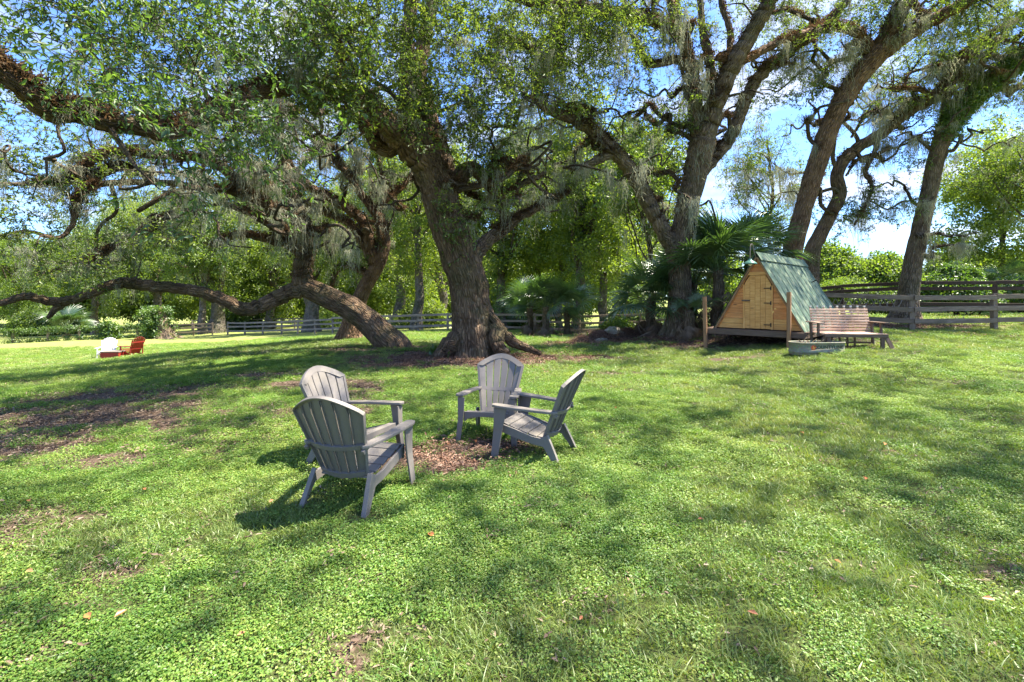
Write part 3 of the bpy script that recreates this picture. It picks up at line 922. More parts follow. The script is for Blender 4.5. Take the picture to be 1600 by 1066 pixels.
    if moss > 0:
        m = int(105 * moss)
        i = rg.integers(0, len(NP), m)
        i = i[(NR[i] < .20) & ((NR[i] < .07) | (rg.random(m) < .4))]
        c = NP[i]; cl = np.repeat(c, 3, 0) + rg.normal(0, .14, (len(c) * 3, 3)) * np.array([1.3, 1.3, .25])
        gg = gz(cl[:, 0], cl[:, 1]); keep = cl[:, 2] - gg > 2.2
        scatter('spanish_moss', 'moss', cl[keep], root, np.clip(rg.lognormal(-.38, .42, keep.sum()), .3, 1.35) * mossscale * np.clip(cl[keep][:, 1] / 13, .3, 1.15) * np.clip((cl[keep][:, 2] - gg[keep] - 1.3) / 1.8, .3, 1), tilt=.05, zs=1.12)
    if ivy:
        Pc, Rc = surf[ivy[0]]
        m = ivy[1]; i = rg.integers(0, len(Pc) - 1, m); an = rg.uniform(0, 2 * PI, m)
        Tt, Uu, Ww = frames(Pc)
        c = Pc[i] + (Uu[i] * np.cos(an)[:, None] + Ww[i] * np.sin(an)[:, None]) * (Rc[i] + rg.uniform(0, .12, m))[:, None]
        scatter('vine_leaves', 'vine', c, root, .75, tilt=.9)
    return root, NP, NR

# --- the big leaning oak in the middle
T1, _, _ = oak('massive thick trunked oak with spreading roots standing behind the four grey chairs',
    [(744, 552, 13.2, 78), (742, 528, 13.2, 69), (738, 490, 13.2, 63), (729, 440, 13.1, 59), (712, 385, 13, 57), (693, 325, 12.9, 55), (674, 270, 12.8, 52), (657, 232, 12.7, 42)],
    [[(672, 272, 12.8, 48), (652, 215, 12.7, 42), (641, 165, 12.6, 32), (635, 110, 12.5, 25), (638, 50, 12.4, 24), (645, -20, 12.3, 22), (660, -110, 12.3, 16)],
     [(668, 262, 12.7, 46), (630, 222, 12.2, 42), (597, 185, 11.4, 38), (545, 148, 10.5, 34), (480, 136, 9.6, 32), (410, 142, 8.9, 32), (335, 178, 8.2, 33), (270, 205, 7.6, 36), (200, 196, 7.1, 38), (130, 180, 6.6, 42), (72, 168, 6.2, 46), (20, 128, 5.8, 44), (-60, 70, 5.4, 38), (-140, 40, 5.2, 26)],
     [(700, 330, 13.2, 46), (690, 255, 14, 38), (672, 190, 14.4, 30), (655, 120, 14.6, 26), (668, 40, 15, 22), (690, -60, 15.4, 18)],
     [(722, 420, 13.4, 40), (752, 385, 14, 26), (780, 362, 14.6, 20), (812, 340, 15, 12), (850, 320, 15.4, 9), (890, 300, 15.8, 5)],
     [(700, 300, 13.4, 34), (735, 262, 13.6, 24), (765, 292, 13.7, 18), (790, 305, 13.8, 13), (815, 288, 14, 9), (850, 270, 14.2, 6)],
     [(660, 250, 12.6, 34), (640, 225, 12.4, 30), (600, 232, 12.3, 26), (570, 200, 12, 20), (540, 150, 11.6, 16), (530, 80, 11.2, 14), (500, 10, 10.6, 12)],
     [(768, 470, 13.2, 10), (776, 505, 13, 16), (794, 528, 12.9, 18), (820, 543, 12.8, 14), (845, 552, 12.6, 8)],
     [(712, 520, 13.0, 30), (700, 542, 12.7, 30), (684, 558, 12.5, 20), (668, 568, 12.4, 9)],
     [(766, 520, 12.9, 30), (780, 545, 12.5, 24), (796, 557, 12.3, 10)]],
    [(at(480, 50, 9), (3, 2.5, 1.1), 46), (at(300, 50, 8), (2.6, 2, .9), 32), (at(90, 30, 7.5), (2.6, 2, .8), 30), (at(540, 150, 9.6), (1.2, 1.2, .7), 16),
     (at(375, 190, 6.4), (.7, .7, .36), 16), (at(300, 320, 6.8), (.7, .8, .26), 5), (at(150, 90, 5.6), (1.6, 1.2, .35), 13), (at(740, 140, 12), (1.9, 1.7, 1.2), 28), (at(760, 220, 12.6), (1.1, 1.1, .9), 12),
     (at(840, 70, 12.5), (2.5, 2, 1.6), 50), (at(640, 40, 10.5), (1.8, 1.4, .9), 24), (at(740, 340, 12.4), (.6, .4, .7), 5), ((-2, 11, 11), (7, 6, 2.2), 170), ((-6, 6.5, 7.6), (4.5, 3.5, 1.0), 40), ((-1, 7, 9.5), (4, 3, 1.3), 70)],
    M['bark_brown'], seed=3, trunk_seg=80, ridge=.075, near_leaf=True, moss=1.7, fern=1.3, flare=.2, nmid=26)

# --- low leaning oak that sends one limb along the ground to the left
T2, _, _ = oak('low leaning oak whose bare limb sweeps left close above the lawn',
    [(617, 548, 14.9, 44), (601, 528, 14.9, 42), (577, 504, 15, 40), (547, 482, 15, 39), (511, 464, 15, 38), (480, 450, 15, 36), (462, 446, 15, 32)],
    [[(480, 452, 15, 30), (452, 456, 14.9, 28), (425, 470, 14.7, 27), (385, 483, 14.4, 25), (340, 465, 14, 23), (290, 452, 13.7, 22), (230, 446, 13.3, 24), (190, 443, 13, 23), (150, 455, 12.7, 21), (110, 469, 12.4, 20), (75, 470, 12.1, 19), (40, 463, 11.8, 18), (0, 474, 11.5, 17), (-60, 480, 11.2, 14), (-130, 465, 11, 9)],
     [(110, 467, 12.4, 16), (88, 482, 12.3, 14), (75, 497, 12.2, 8)],
     [(472, 450, 15, 34), (474, 412, 15, 29), (477, 378, 15, 26), (470, 340, 15, 22), (460, 305, 15.1, 19), (452, 272, 15.2, 16), (440, 232, 15.4, 14), (436, 170, 15.6, 11)],
     [(476, 392, 15, 22), (455, 362, 14.8, 20), (430, 330, 14.5, 17), (404, 314, 14.2, 15), (370, 302, 13.9, 13), (325, 294, 13.5, 11), (270, 300, 13, 9), (215, 330, 12.7, 8)],
     [(472, 402, 15, 14), (445, 382, 15.2, 12), (412, 374, 15.5, 11), (372, 368, 15.8, 9), (330, 385, 16, 7)],
     [(330, 296, 13.6, 12), (262, 286, 13.2, 12), (200, 285, 12.6, 12), (150, 290, 12.2, 13), (122, 315, 12, 12), (114, 350, 12, 10), (90, 372, 11.8, 8), (40, 362, 11.4, 7), (-30, 375, 11, 5)],
     [(250, 290, 13, 12), (192, 262, 12.7, 14), (140, 280, 12.3, 14), (80, 286, 12, 10), (20, 288, 11.6, 8), (-60, 282, 11, 6)],
     [(404, 316, 14.2, 12), (330, 255, 13.6, 12), (250, 245, 13, 11), (175, 240, 12.4, 12), (110, 275, 12, 9)],
     [(300, 300, 13.4, 10), (242, 355, 12.9, 9), (196, 372, 12.6, 11), (150, 405, 12.3, 9), (112, 412, 12, 7), (60, 432, 11.8, 5)],
     [(178, 300, 12.6, 8), (182, 330, 12.6, 7), (155, 355, 12.5, 6), (150, 400, 12.4, 6)]],
    [(at(100, 270, 12.5), (3.4, 2.5, 1.1), 32), (at(270, 200, 13.5), (3, 2.5, .9), 22), (at(70, 400, 11.8), (2.4, 1.6, .5), 16), (at(230, 380, 13.2), (2.2, 1.4, .5), 10), ((-10, 15, 7.2), (5, 3.5, 1.3), 50), (at(-80, 330, 11), (2.5, 2, 1.4), 30)],
    M['bark_brown'], seed=5, trunk_seg=44, ridge=.03, moss=1.9, fern=1.7, twigs=6, flare=.22, nmid=30)

# --- curved oak behind it
T3, _, _ = oak('curved oak with a forked brown trunk behind the low leaning oak',
    [(545, 531, 18, 40), (549, 508, 18, 31), (558, 478, 18, 27), (572, 446, 18, 25), (590, 415, 18, 24), (600, 382, 18, 21), (597, 345, 18, 17)],
    [[(598, 350, 18, 17), (582, 326, 18, 15), (560, 298, 17.9, 13), (535, 262, 17.8, 11), (508, 238, 17.7, 9), (470, 200, 17.6, 7)],
     [(588, 420, 18, 20), (578, 385, 17.8, 17), (570, 350, 17.6, 15), (545, 328, 17.4, 16), (510, 306, 17.2, 15), (480, 288, 17, 15), (456, 262, 16.8, 13), (440, 236, 16.6, 11), (400, 200, 16.4, 9), (340, 170, 16.2, 7)],
     [(575, 410, 18, 15), (562, 372, 18.1, 13), (543, 348, 18.2, 12), (512, 334, 18.3, 12), (478, 320, 18.4, 12), (440, 326, 18.5, 10), (400, 336, 18.6, 8), (350, 320, 18.8, 6)],
     [(590, 332, 18, 11), (606, 310, 18.2, 9), (628, 294, 18.4, 7), (650, 260, 18.6, 5)],
     [(606, 310, 18.2, 7), (596, 270, 18.4, 6), (588, 225, 18.5, 5)],
     [(566, 424, 18.2, 10), (545, 416, 18.4, 9), (527, 424, 18.6, 7), (518, 448, 18.6, 6)]],
    [(at(500, 210, 18), (3.2, 2.5, 1.4), 60), (at(420, 290, 18), (2.4, 2, .9), 30), (at(600, 240, 18.5), (1.4, 1.6, 1.0), 24), (at(545, 415, 18.6), (.8, .5, .35), 12), ((-6, 18, 10), (5, 3.5, 2.2), 90)],
    M['bark_red'], seed=8, trunk_seg=32, ridge=.02, moss=1.0, fern=.8, twigs=8, flare=.3)

# --- many-stemmed oak in front of the palmettos
T4, _, _ = oak('tall oak forking into many stems between the palms and the cabin',
    [(1060, 526, 16.5, 50), (1062, 500, 16.5, 41), (1063, 465, 16.5, 37), (1062, 430, 16.5, 36), (1060, 398, 16.5, 41), (1066, 360, 16.5, 38), (1077, 310, 16.4, 37), (1089, 262, 16.3, 42), (1098, 222, 16.2, 46)],
    [[(1060, 400, 16.5, 30), (1042, 372, 16.4, 27), (1025, 340, 16.3, 26), (1003, 298, 16.1, 25), (978, 258, 15.9, 24), (942, 218, 15.6, 22), (908, 192, 15.3, 20), (878, 180, 15.1, 17), (852, 168, 15, 15), (840, 150, 14.9, 14), (850, 118, 14.8, 13), (873, 92, 14.7, 12), (870, 50, 14.6, 9), (890, 20, 14.5, 8), (930, -10, 14.4, 6)],
     [(858, 112, 14.8, 10), (838, 84, 14.7, 9), (800, 66, 14.6, 8), (762, 72, 14.4, 5)],
     [(1098, 225, 16.2, 40), (1112, 178, 16.1, 34), (1130, 135, 15.9, 30), (1152, 88, 15.7, 29), (1180, 42, 15.5, 28), (1205, -2, 15.3, 26), (1228, -60, 15.1, 22), (1250, -130, 15, 15)],
     [(1096, 230, 16.2, 34), (1086, 165, 16.3, 25), (1080, 115, 16.3, 19), (1072, 70, 16.2, 17), (1052, 25, 16, 15), (1040, -40, 16, 11)],
     [(1100, 220, 16.3, 24), (1113, 150, 16.6, 18), (1108, 95, 16.8, 16), (1098, 45, 17, 13), (1092, -20, 17.1, 10)],
     [(1085, 275, 16.4, 28), (1118, 245, 16.6, 21), (1146, 205, 16.8, 22), (1163, 158, 16.9, 23), (1190, 115, 17, 21), (1232, 82, 17.1, 18), (1275, 50, 17.2, 17), (1330, -5, 17.3, 14)],
     [(1085, 112, 16.2, 14), (1058, 55, 15.8, 18), (1012, 30, 15.2, 20), (955, 20, 14.6, 22), (895, 10, 14, 22), (838, 2, 13.4, 20), (770, -15, 12.8, 17), (700, -40, 12.4, 12)],
     [(1078, 112, 16.2, 12), (1062, 96, 16, 11), (1040, 98, 15.9, 11), (1014, 101, 15.8, 10), (996, 72, 15.7, 8), (981, 36, 15.6, 6), (975, -10, 15.6, 5)],
     [(960, 240, 15.8, 16), (930, 252, 15.5, 14), (905, 262, 15.3, 10), (880, 262, 15.2, 5)],
     [(1125, 140, 15.9, 14), (1142, 60, 16.3, 11), (1128, 10, 16.5, 9), (1120, -50, 16.6, 7)]],
    [(at(960, 70, 15), (3.2, 2.6, 1.4), 66), (at(880, 110, 15.2), (2.2, 1.8, 1.0), 30), (at(860, 270, 16.4), (1.6, 1.2, .8), 14), (at(1010, 210, 16.6), (1.9, 1.6, 1.4), 34), ((4, 14.5, 12), (6, 5, 2.2), 170), ((5.5, 6, 10.5), (5, 4, 1.5), 165), (at(1180, 70, 16.5), (2.0, 2, 1.6), 26), (at(1070, 60, 16.8), (1.6, 1.5, 1.2), 22)],  # includes an unseen crown mass added over the near lawn to dapple it
    M['bark_grey'], seed=12, trunk_seg=48, ridge=.03, moss=2.2, fern=.9, twigs=6, flare=.25, nmid=30)

# --- reddish oak that leans right out from behind the cabin
T5, _, _ = oak('reddish straight trunked oak rising from behind the cabin roof and leaning right',
    [(1232, 445, 18, 42), (1238, 400, 18, 35), (1244, 368, 17.9, 33), (1256, 325, 17.8, 32), (1271, 275, 17.6, 34), (1290, 215, 17.4, 34), (1315, 160, 17.2, 36), (1345, 115, 17, 40), (1372, 85, 16.9, 40)],
    [[(1362, 92, 17, 36), (1385, 60, 16.8, 34), (1405, 20, 16.6, 34), (1425, -30, 16.4, 30), (1445, -110, 16.2, 22)],
     [(1370, 86, 17, 34), (1405, 64, 16.8, 30), (1445, 38, 16.6, 27), (1490, 14, 16.4, 26), (1530, -8, 16.2, 24), (1620, -60, 16, 18)],
     [(1362, 95, 17, 24), (1358, 72, 16.9, 20), (1340, 52, 16.8, 19), (1308, 42, 16.7, 18), (1268, 50, 16.5, 16), (1225, 62, 16.3, 15), (1190, 80, 16.1, 14), (1160, 96, 15.9, 13), (1120, 92, 15.7, 9)]],
    [((14, 15.5, 13), (7, 6, 2.4), 190), ((12, 6.5, 11.5), (4.5, 4, 1.6), 145), (at(1290, 60, 17.2), (2.4, 2, 1.3), 34), (at(1240, 140, 17.5), (2.0, 1.6, 1.3), 30), (at(1480, 30, 16.6), (3, 2.5, 1.2), 44)],  # also an out-of-view canopy extension, put in to shade the foreground lawn
    M['bark_red'], seed=17, trunk_seg=40, ridge=.03, moss=1.2, fern=.8, twigs=8)

# --- crooked oak behind it with the contorted hanging branch
T6, _, _ = oak('crooked oak with a contorted drooping branch behind the cabin',
    [(1262, 440, 20, 34), (1268, 402, 20, 29), (1280, 370, 20, 26), (1296, 338, 20, 24), (1312, 305, 20, 24), (1308, 275, 20, 23), (1320, 246, 20, 22)],
    [[(1318, 250, 20, 22), (1345, 228, 20, 21), (1378, 208, 20, 21), (1400, 190, 19.9, 20), (1430, 170, 19.8, 19), (1462, 154, 19.7, 17), (1483, 132, 19.6, 14), (1486, 102, 19.5, 13), (1515, 78, 19.4, 13), (1552, 52, 19.2, 11), (1600, 28, 19, 9), (1660, 0, 18.8, 6)],
     [(1372, 212, 20, 12), (1366, 240, 19.9, 9), (1352, 268, 19.8, 9), (1362, 292, 19.7, 7), (1352, 322, 19.6, 6), (1335, 352, 19.6, 4)],
     [(1366, 240, 19.9, 6), (1340, 250, 19.8, 6), (1322, 275, 19.8, 4)],
     [(1406, 190, 19.9, 12), (1412, 165, 19.7, 10), (1448, 158, 19.4, 9), (1440, 142, 19.2, 7), (1390, 138, 18.8, 5)],
     [(1455, 158, 19.7, 11), (1500, 92, 19.6, 10), (1560, 92, 19.4, 8), (1600, 110, 19.2, 6)],
     [(1400, 192, 19.9, 10), (1375, 175, 20.3, 8), (1350, 185, 20.6, 7), (1330, 215, 20.8, 5)]],
    [(at(1430, 100, 20), (3.6, 2.6, 1.0), 54), (at(1385, 175, 20), (2.2, 1.6, .8), 24), (at(1355, 330, 19.8), (1.4, 1.2, .7), 20), (at(1530, 60, 19.4), (2.6, 2, 1.2), 36), (at(1420, 250, 20), (1.0, 1, .6), 8), ((17, 20, 13), (6, 5, 2.4), 110)],
    M['bark_brown'], seed=21, trunk_seg=32, ridge=.022, moss=1.5, fern=.8, twigs=7)

# --- right-hand oak with vines
T7, _, _ = oak('right hand oak with green vines wrapped round its upper trunk beyond the fence',
    [(1414, 505, 20, 48), (1418, 470, 20, 38), (1424, 425, 20, 34), (1438, 360, 20, 32), (1452, 300, 19.9, 30), (1464, 245, 19.8, 31), (1478, 200, 19.6, 34)],
    [[(1474, 210, 19.7, 32), (1500, 172, 19.4, 30), (1535, 138, 19.1, 28), (1575, 105, 18.8, 28), (1620, 72, 18.4, 26), (1700, 20, 18, 22), (1780, -60, 17.8, 15)],
     [(1474, 205, 19.7, 22), (1478, 160, 20, 15), (1500, 110, 20.4, 12), (1540, 60, 20.8, 9)],
     [(1540, 135, 19.1, 12), (1580, 140, 19.4, 10), (1640, 120, 19.6, 8)]],
    [(at(1570, 60, 19), (3, 2.4, 1.2), 40), ((22, 18.5, 11), (5, 5, 2.5), 130), (at(1585, 160, 19.4), (1.0, 1.2, .5), 10)],
    M['bark_grey'], seed=25, trunk_seg=32, ridge=.02, moss=1.1, fern=.2, twigs=7, ivy=(1, 900))


# ------------------------------------------------------------------ trees, shrubs and palms of the background
def bg_tree(label, px, Y, h, cr, leaf, n, width=16, py=None, lean=0.0, cz=.62, ch=.42, name='tree', group=None, bark='bark_far',
            fork=False, seed=0, moss=0, scale=1.0, limbs=5, vine=0, low=0.0):
    """tree at photo column px and distance Y: height h, crown radius cr, n sprays"""
    rg = np.random.default_rng(seed + int(px) + 1000)
    x = (px - CX) * Y / FPX; z = gzf(x, Y)
    root = empty(name, (x, Y, z), 0, label, 'tree', group)
    r0 = width * .5 * Y / FPX
    top = np.array([x + lean * h, Y + rg.normal(0, .3), z + h * .82])
    P = gnarl_path(np.array([x, Y, z - .1]), top, 11, .035, rg)
    R = np.linspace(r0, r0 * .25, 11); R[0] *= 1.35
    V, F, F3, B = tube(*catmull(P, R, 4), seg=12, ridge=.02, lump=.1, seed=seed)
    mesh_np('trunk', V, [F, F3], M[bark], root, smooth=True, attrs={'bk': B}, world=True)
    tubes, ends = [], []
    c = np.array([x + lean * h * cz, Y, z + h * cz])
    for k in range(limbs * 3):
        j = rg.integers(3, 10); a = rg.uniform(0, 2 * PI); rr = cr * rg.uniform(.5, .95)
        e = np.array([c[0] + math.cos(a) * rr, Y + math.sin(a) * rr, z + h * rg.uniform(cz - ch * .5, cz + ch * .9)])
        if e[2] < P[j][2]: e[2] = P[j][2] + .3
        q = gnarl_path(P[j], e, 7, .10, rg, sag=.05)
        tubes.append(tube(q, np.linspace(R[j] * .5, .012, 7), 5, seed=k)); ends.append(q)
    V, F, B = merge_tubes(tubes)
    mesh_np('branches', V, F, M['branch'], root, smooth=True, attrs={'bk': B}, world=True, kind='stuff')
    # foliage in clumps round the limb ends, with gaps between them
    E = np.vstack([q[3:] for q in ends])
    nc = max(14, n // 16)
    v = rg.normal(0, 1, (nc, 3)); v /= np.linalg.norm(v, axis=1, keepdims=True)
    cc = c + v * np.array([cr, cr, h * ch]) * (rg.random(nc) ** .35)[:, None]
    cc = np.vstack([cc, E[rg.integers(0, len(E), nc // 2)]])
    cc[:, 2] = np.maximum(cc[:, 2], z + h * low + .4)
    i = rg.integers(0, len(cc), n)
    n = int(n * .5); i = i[:n]
    C = cc[i] + rg.normal(0, 1, (n, 3)) * np.array([cr * .16 + .15, cr * .16 + .15, cr * .10 + .1])
    scatter('crown', leaf, C, root, scale * (1.0 + Y * .008), tilt=.5)
    if vine:
        pi = rg.integers(0, 9, vine); f = rg.random(vine)[:, None]
        c2 = P[pi] * (1 - f) + P[pi + 1] * f + rg.normal(0, 1, (vine, 3)) * np.array([r0 * 1.2, r0 * 1.2, .1])
        scatter('vine_leaves', 'vine', c2, root, 1.1, tilt=.9)
    if moss:
        c3 = E[rg.integers(0, len(E), moss)] + rg.normal(0, .25, (moss, 3))
        scatter('spanish_moss', 'moss', c3, root, 1.5 + Y * .02, tilt=.05)
    return root

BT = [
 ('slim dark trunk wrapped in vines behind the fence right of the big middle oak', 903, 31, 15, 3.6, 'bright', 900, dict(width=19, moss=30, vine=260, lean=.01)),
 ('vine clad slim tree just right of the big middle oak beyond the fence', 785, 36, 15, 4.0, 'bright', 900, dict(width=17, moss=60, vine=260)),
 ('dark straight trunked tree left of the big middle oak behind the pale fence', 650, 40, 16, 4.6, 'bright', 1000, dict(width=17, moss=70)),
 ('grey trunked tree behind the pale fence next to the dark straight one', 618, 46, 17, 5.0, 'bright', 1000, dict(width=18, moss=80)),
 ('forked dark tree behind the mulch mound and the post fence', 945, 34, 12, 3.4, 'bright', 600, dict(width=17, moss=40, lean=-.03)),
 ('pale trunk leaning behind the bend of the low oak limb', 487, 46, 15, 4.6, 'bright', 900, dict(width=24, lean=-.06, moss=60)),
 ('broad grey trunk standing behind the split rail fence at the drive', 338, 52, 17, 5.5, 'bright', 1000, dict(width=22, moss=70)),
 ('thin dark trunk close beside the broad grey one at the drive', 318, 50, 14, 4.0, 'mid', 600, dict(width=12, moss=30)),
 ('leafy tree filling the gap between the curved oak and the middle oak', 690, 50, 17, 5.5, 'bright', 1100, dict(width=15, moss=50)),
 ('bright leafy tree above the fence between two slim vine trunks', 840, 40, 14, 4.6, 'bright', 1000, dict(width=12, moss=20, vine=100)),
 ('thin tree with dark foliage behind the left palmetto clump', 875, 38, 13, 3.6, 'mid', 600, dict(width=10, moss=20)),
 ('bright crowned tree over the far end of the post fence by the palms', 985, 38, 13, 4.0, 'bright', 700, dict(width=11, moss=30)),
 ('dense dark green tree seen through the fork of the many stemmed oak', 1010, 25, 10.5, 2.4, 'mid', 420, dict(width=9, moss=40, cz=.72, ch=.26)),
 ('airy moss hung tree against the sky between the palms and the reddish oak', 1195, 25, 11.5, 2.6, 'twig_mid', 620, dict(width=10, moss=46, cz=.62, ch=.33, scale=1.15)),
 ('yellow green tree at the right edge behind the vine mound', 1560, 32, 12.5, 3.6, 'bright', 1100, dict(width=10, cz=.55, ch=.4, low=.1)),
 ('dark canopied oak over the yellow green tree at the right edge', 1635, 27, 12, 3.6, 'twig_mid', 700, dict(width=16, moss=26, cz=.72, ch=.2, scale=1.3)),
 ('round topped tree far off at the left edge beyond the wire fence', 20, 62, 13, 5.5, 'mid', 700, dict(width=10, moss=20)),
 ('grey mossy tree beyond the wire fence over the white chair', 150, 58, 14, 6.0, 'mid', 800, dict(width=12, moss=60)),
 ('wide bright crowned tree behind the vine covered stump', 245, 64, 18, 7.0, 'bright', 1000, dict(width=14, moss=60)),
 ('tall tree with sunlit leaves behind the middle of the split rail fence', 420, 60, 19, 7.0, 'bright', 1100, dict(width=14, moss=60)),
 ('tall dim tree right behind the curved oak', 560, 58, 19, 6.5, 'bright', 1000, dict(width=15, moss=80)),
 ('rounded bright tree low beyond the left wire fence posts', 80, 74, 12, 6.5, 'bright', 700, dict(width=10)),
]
for k, (lab, px, Y, h, cr, leaf, n, kw) in enumerate(BT):
    bg_tree(lab, px, Y, h, cr, leaf, n, seed=40 + k, **kw)

def wood(name, label, pts, leaf, n, scale, spread, hgt, seed=0):
    """far-off wood that reads as one mass: sprays over a band of crowns"""
    rg = np.random.default_rng(seed)
    C = []
    for (px, Y, h, cr) in pts:
        x = (px - CX) * Y / FPX; z = gzf(x, Y)
        v = rg.normal(0, 1, (n, 3)); v /= np.linalg.norm(v, axis=1, keepdims=True)
        v[:, 2] = np.abs(v[:, 2]) * 1.0
        lump = fbm(v * 2.2 + px * .1, 3, seed)[:, None]
        q = np.array([x, Y, z + h * .12]) + v * np.array([cr, cr * .7, h * .82]) * (.62 + .62 * lump) * (rg.random(n) ** .2)[:, None]
        C.append(q)
    C = np.vstack(C)
    o = scatter(name, leaf, C, None, scale, tilt=.5)
    return tag(o, label, 'trees', None, 'stuff')
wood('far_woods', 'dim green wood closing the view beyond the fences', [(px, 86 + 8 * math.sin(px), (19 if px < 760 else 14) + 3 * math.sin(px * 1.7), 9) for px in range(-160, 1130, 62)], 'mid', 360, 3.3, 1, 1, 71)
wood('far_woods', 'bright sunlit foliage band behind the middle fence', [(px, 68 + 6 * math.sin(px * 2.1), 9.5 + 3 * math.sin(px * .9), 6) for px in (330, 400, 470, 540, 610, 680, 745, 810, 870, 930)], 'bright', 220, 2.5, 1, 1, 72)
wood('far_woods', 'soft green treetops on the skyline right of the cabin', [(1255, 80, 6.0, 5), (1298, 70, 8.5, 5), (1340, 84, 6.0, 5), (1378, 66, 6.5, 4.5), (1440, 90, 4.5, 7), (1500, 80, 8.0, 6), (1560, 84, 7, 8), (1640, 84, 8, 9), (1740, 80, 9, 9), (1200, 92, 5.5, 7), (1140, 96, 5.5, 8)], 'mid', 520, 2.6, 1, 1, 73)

def shrub(label, px, Y, w, h, leaf, n, scale=.8, name='shrub', cat='shrub', seed=0, dy=None, zoff=0, group=None):
    rg = np.random.default_rng(seed + int(px))
    x = (px - CX) * Y / FPX; z = gzf(x, Y)
    root = empty(name, (x, Y, z), 0, label, cat, group)
    v = rg.normal(0, 1, (n, 3)); v /= np.linalg.norm(v, axis=1, keepdims=True); v[:, 2] = np.abs(v[:, 2])
    lump = fbm(v * 2.0 + px, 3, seed)[:, None]
    C = np.array([x, Y, z + zoff]) + v * np.array([w, dy or w * .6, h]) * (.6 + .7 * lump) * (rg.random(n) ** .3)[:, None]
    tb = []
    for k in range(7):
        e = C[rg.integers(0, n)]
        tb.append(tube(gnarl_path(np.array([x + rg.normal(0, w * .2), Y, z - .05]), e, 6, .1, rg), np.linspace(.04, .01, 6), 5))
    V, F, B = merge_tubes(tb)
    mesh_np('stems', V, F, M['branch'], root, smooth=True, attrs={'bk': B}, world=True)
    scatter('foliage', leaf, C, root, scale, tilt=.6)
    return root
shrub('big mound of yellow green vines behind the fence right of the vine wrapped oak', 1495, 24, 1.75, 1.85, 'vine', 1700, 1.15, 'vine_mound', 'vine', 3, zoff=.5)
shrub('darker low vine mass behind the fence left of the vine wrapped oak', 1375, 26, 1.5, .85, 'dark', 420, .75, 'vine_mound', 'vine', 4, zoff=.5)
shrub('sunlit green hedge beyond the fence between cabin and vine wrapped oak', 1322, 44, 2.8, 2.2, 'mid', 420, 1.1, 'hedge', 'hedge', 5, zoff=.6)
shrub('bright bushes behind the fence at the right edge of the picture', 1590, 25, 1.5, 1.4, 'vine', 800, 1.1, 'shrub', 'shrub', 6, zoff=.5)
shrub('soft grey green bush mound beyond the vine mound', 1530, 36, 3.4, 3.4, 'mid', 460, 1.3, 'shrub', 'shrub', 7)
shrub('low bush with fresh leaves at the fence foot right of the palms', 1140, 21, .9, .9, 'vine', 160, 1.2, 'shrub', 'shrub', 8)
shrub('dense dark bush beside the grass at the far left drive', 55, 60, 3.0, 3.2, 'mid', 260, 1.6, 'shrub', 'shrub', 9)
shrub('dark rounded bush behind the middle posts of the wire fence', 130, 64, 2.2, 2.2, 'dark', 200, 1.5, 'shrub', 'shrub', 10)
shrub('leafy bush clinging to the wire fence behind the red chair', 172, 43, .8, 1.6, 'vine', 120, 1.6, 'shrub', 'shrub', 11)
shrub('dark undergrowth bush behind the fence under the grey trunk', 375, 62, 3.2, 2.6, 'dark', 260, 1.5, 'shrub', 'shrub', 12)
shrub('bright undergrowth bush behind the fence left of the middle oak', 660, 44, 2.6, 2.4, 'bright', 240, 1.3, 'shrub', 'shrub', 13)
shrub('low undergrowth right of the middle oak behind the fence', 820, 38, 2.4, 2.2, 'mid', 240, 1.3, 'shrub', 'shrub', 14)
shrub('small green bush growing at the fence behind the mulch mound', 965, 25, .8, .75, 'bright', 110, .9, 'shrub', 'shrub', 15)
shrub('shaded bush beyond the fence between forked tree and palms', 1000, 34, 2.2, 2.6, 'dark', 220, 1.3, 'shrub', 'shrub', 16)
shrub('brushy undergrowth behind the fence below the pale leaning trunk', 520, 54, 3.6, 2.6, 'mid', 240, 1.5, 'shrub', 'shrub', 18)

# vine covered stump by the wire fence
def stump():
    x = (250 - CX) * 42 / FPX; z = gzf(x, 42)
    root = empty('tree_stump', (x, 42, z), 0, 'broken grey tree stump wrapped in dark green vines beyond the far chairs', 'stump')
    P = np.array([[x + .5, 42, z - .1], [x + .4, 42, z + .7], [x + .15, 42, z + 1.7], [x, 42, z + 2.6]])
    Pc, Rc = catmull(P, [.75, .5, .42, .32], 6)
    V, F, F3, B = tube(Pc, Rc, 20, ridge=.08, lump=.2, seed=3, flare=lambda a, s: 1 + .5 * np.exp(-s / .5) * (1 + np.cos(a * 5)))
    mesh_np('trunk', V, [F, F3], M['bark_grey'], root, smooth=True, attrs={'bk': B}, world=True)
    rg = np.random.default_rng(5); n = 300
    C = np.c_[x - .35 + rg.normal(0, .55, n), 42 + rg.normal(0, .4, n), z + .1 + rg.random(n) * 2.5]
    scatter('vine_leaves', 'vine', C, root, 1.5, tilt=.9)
stump()

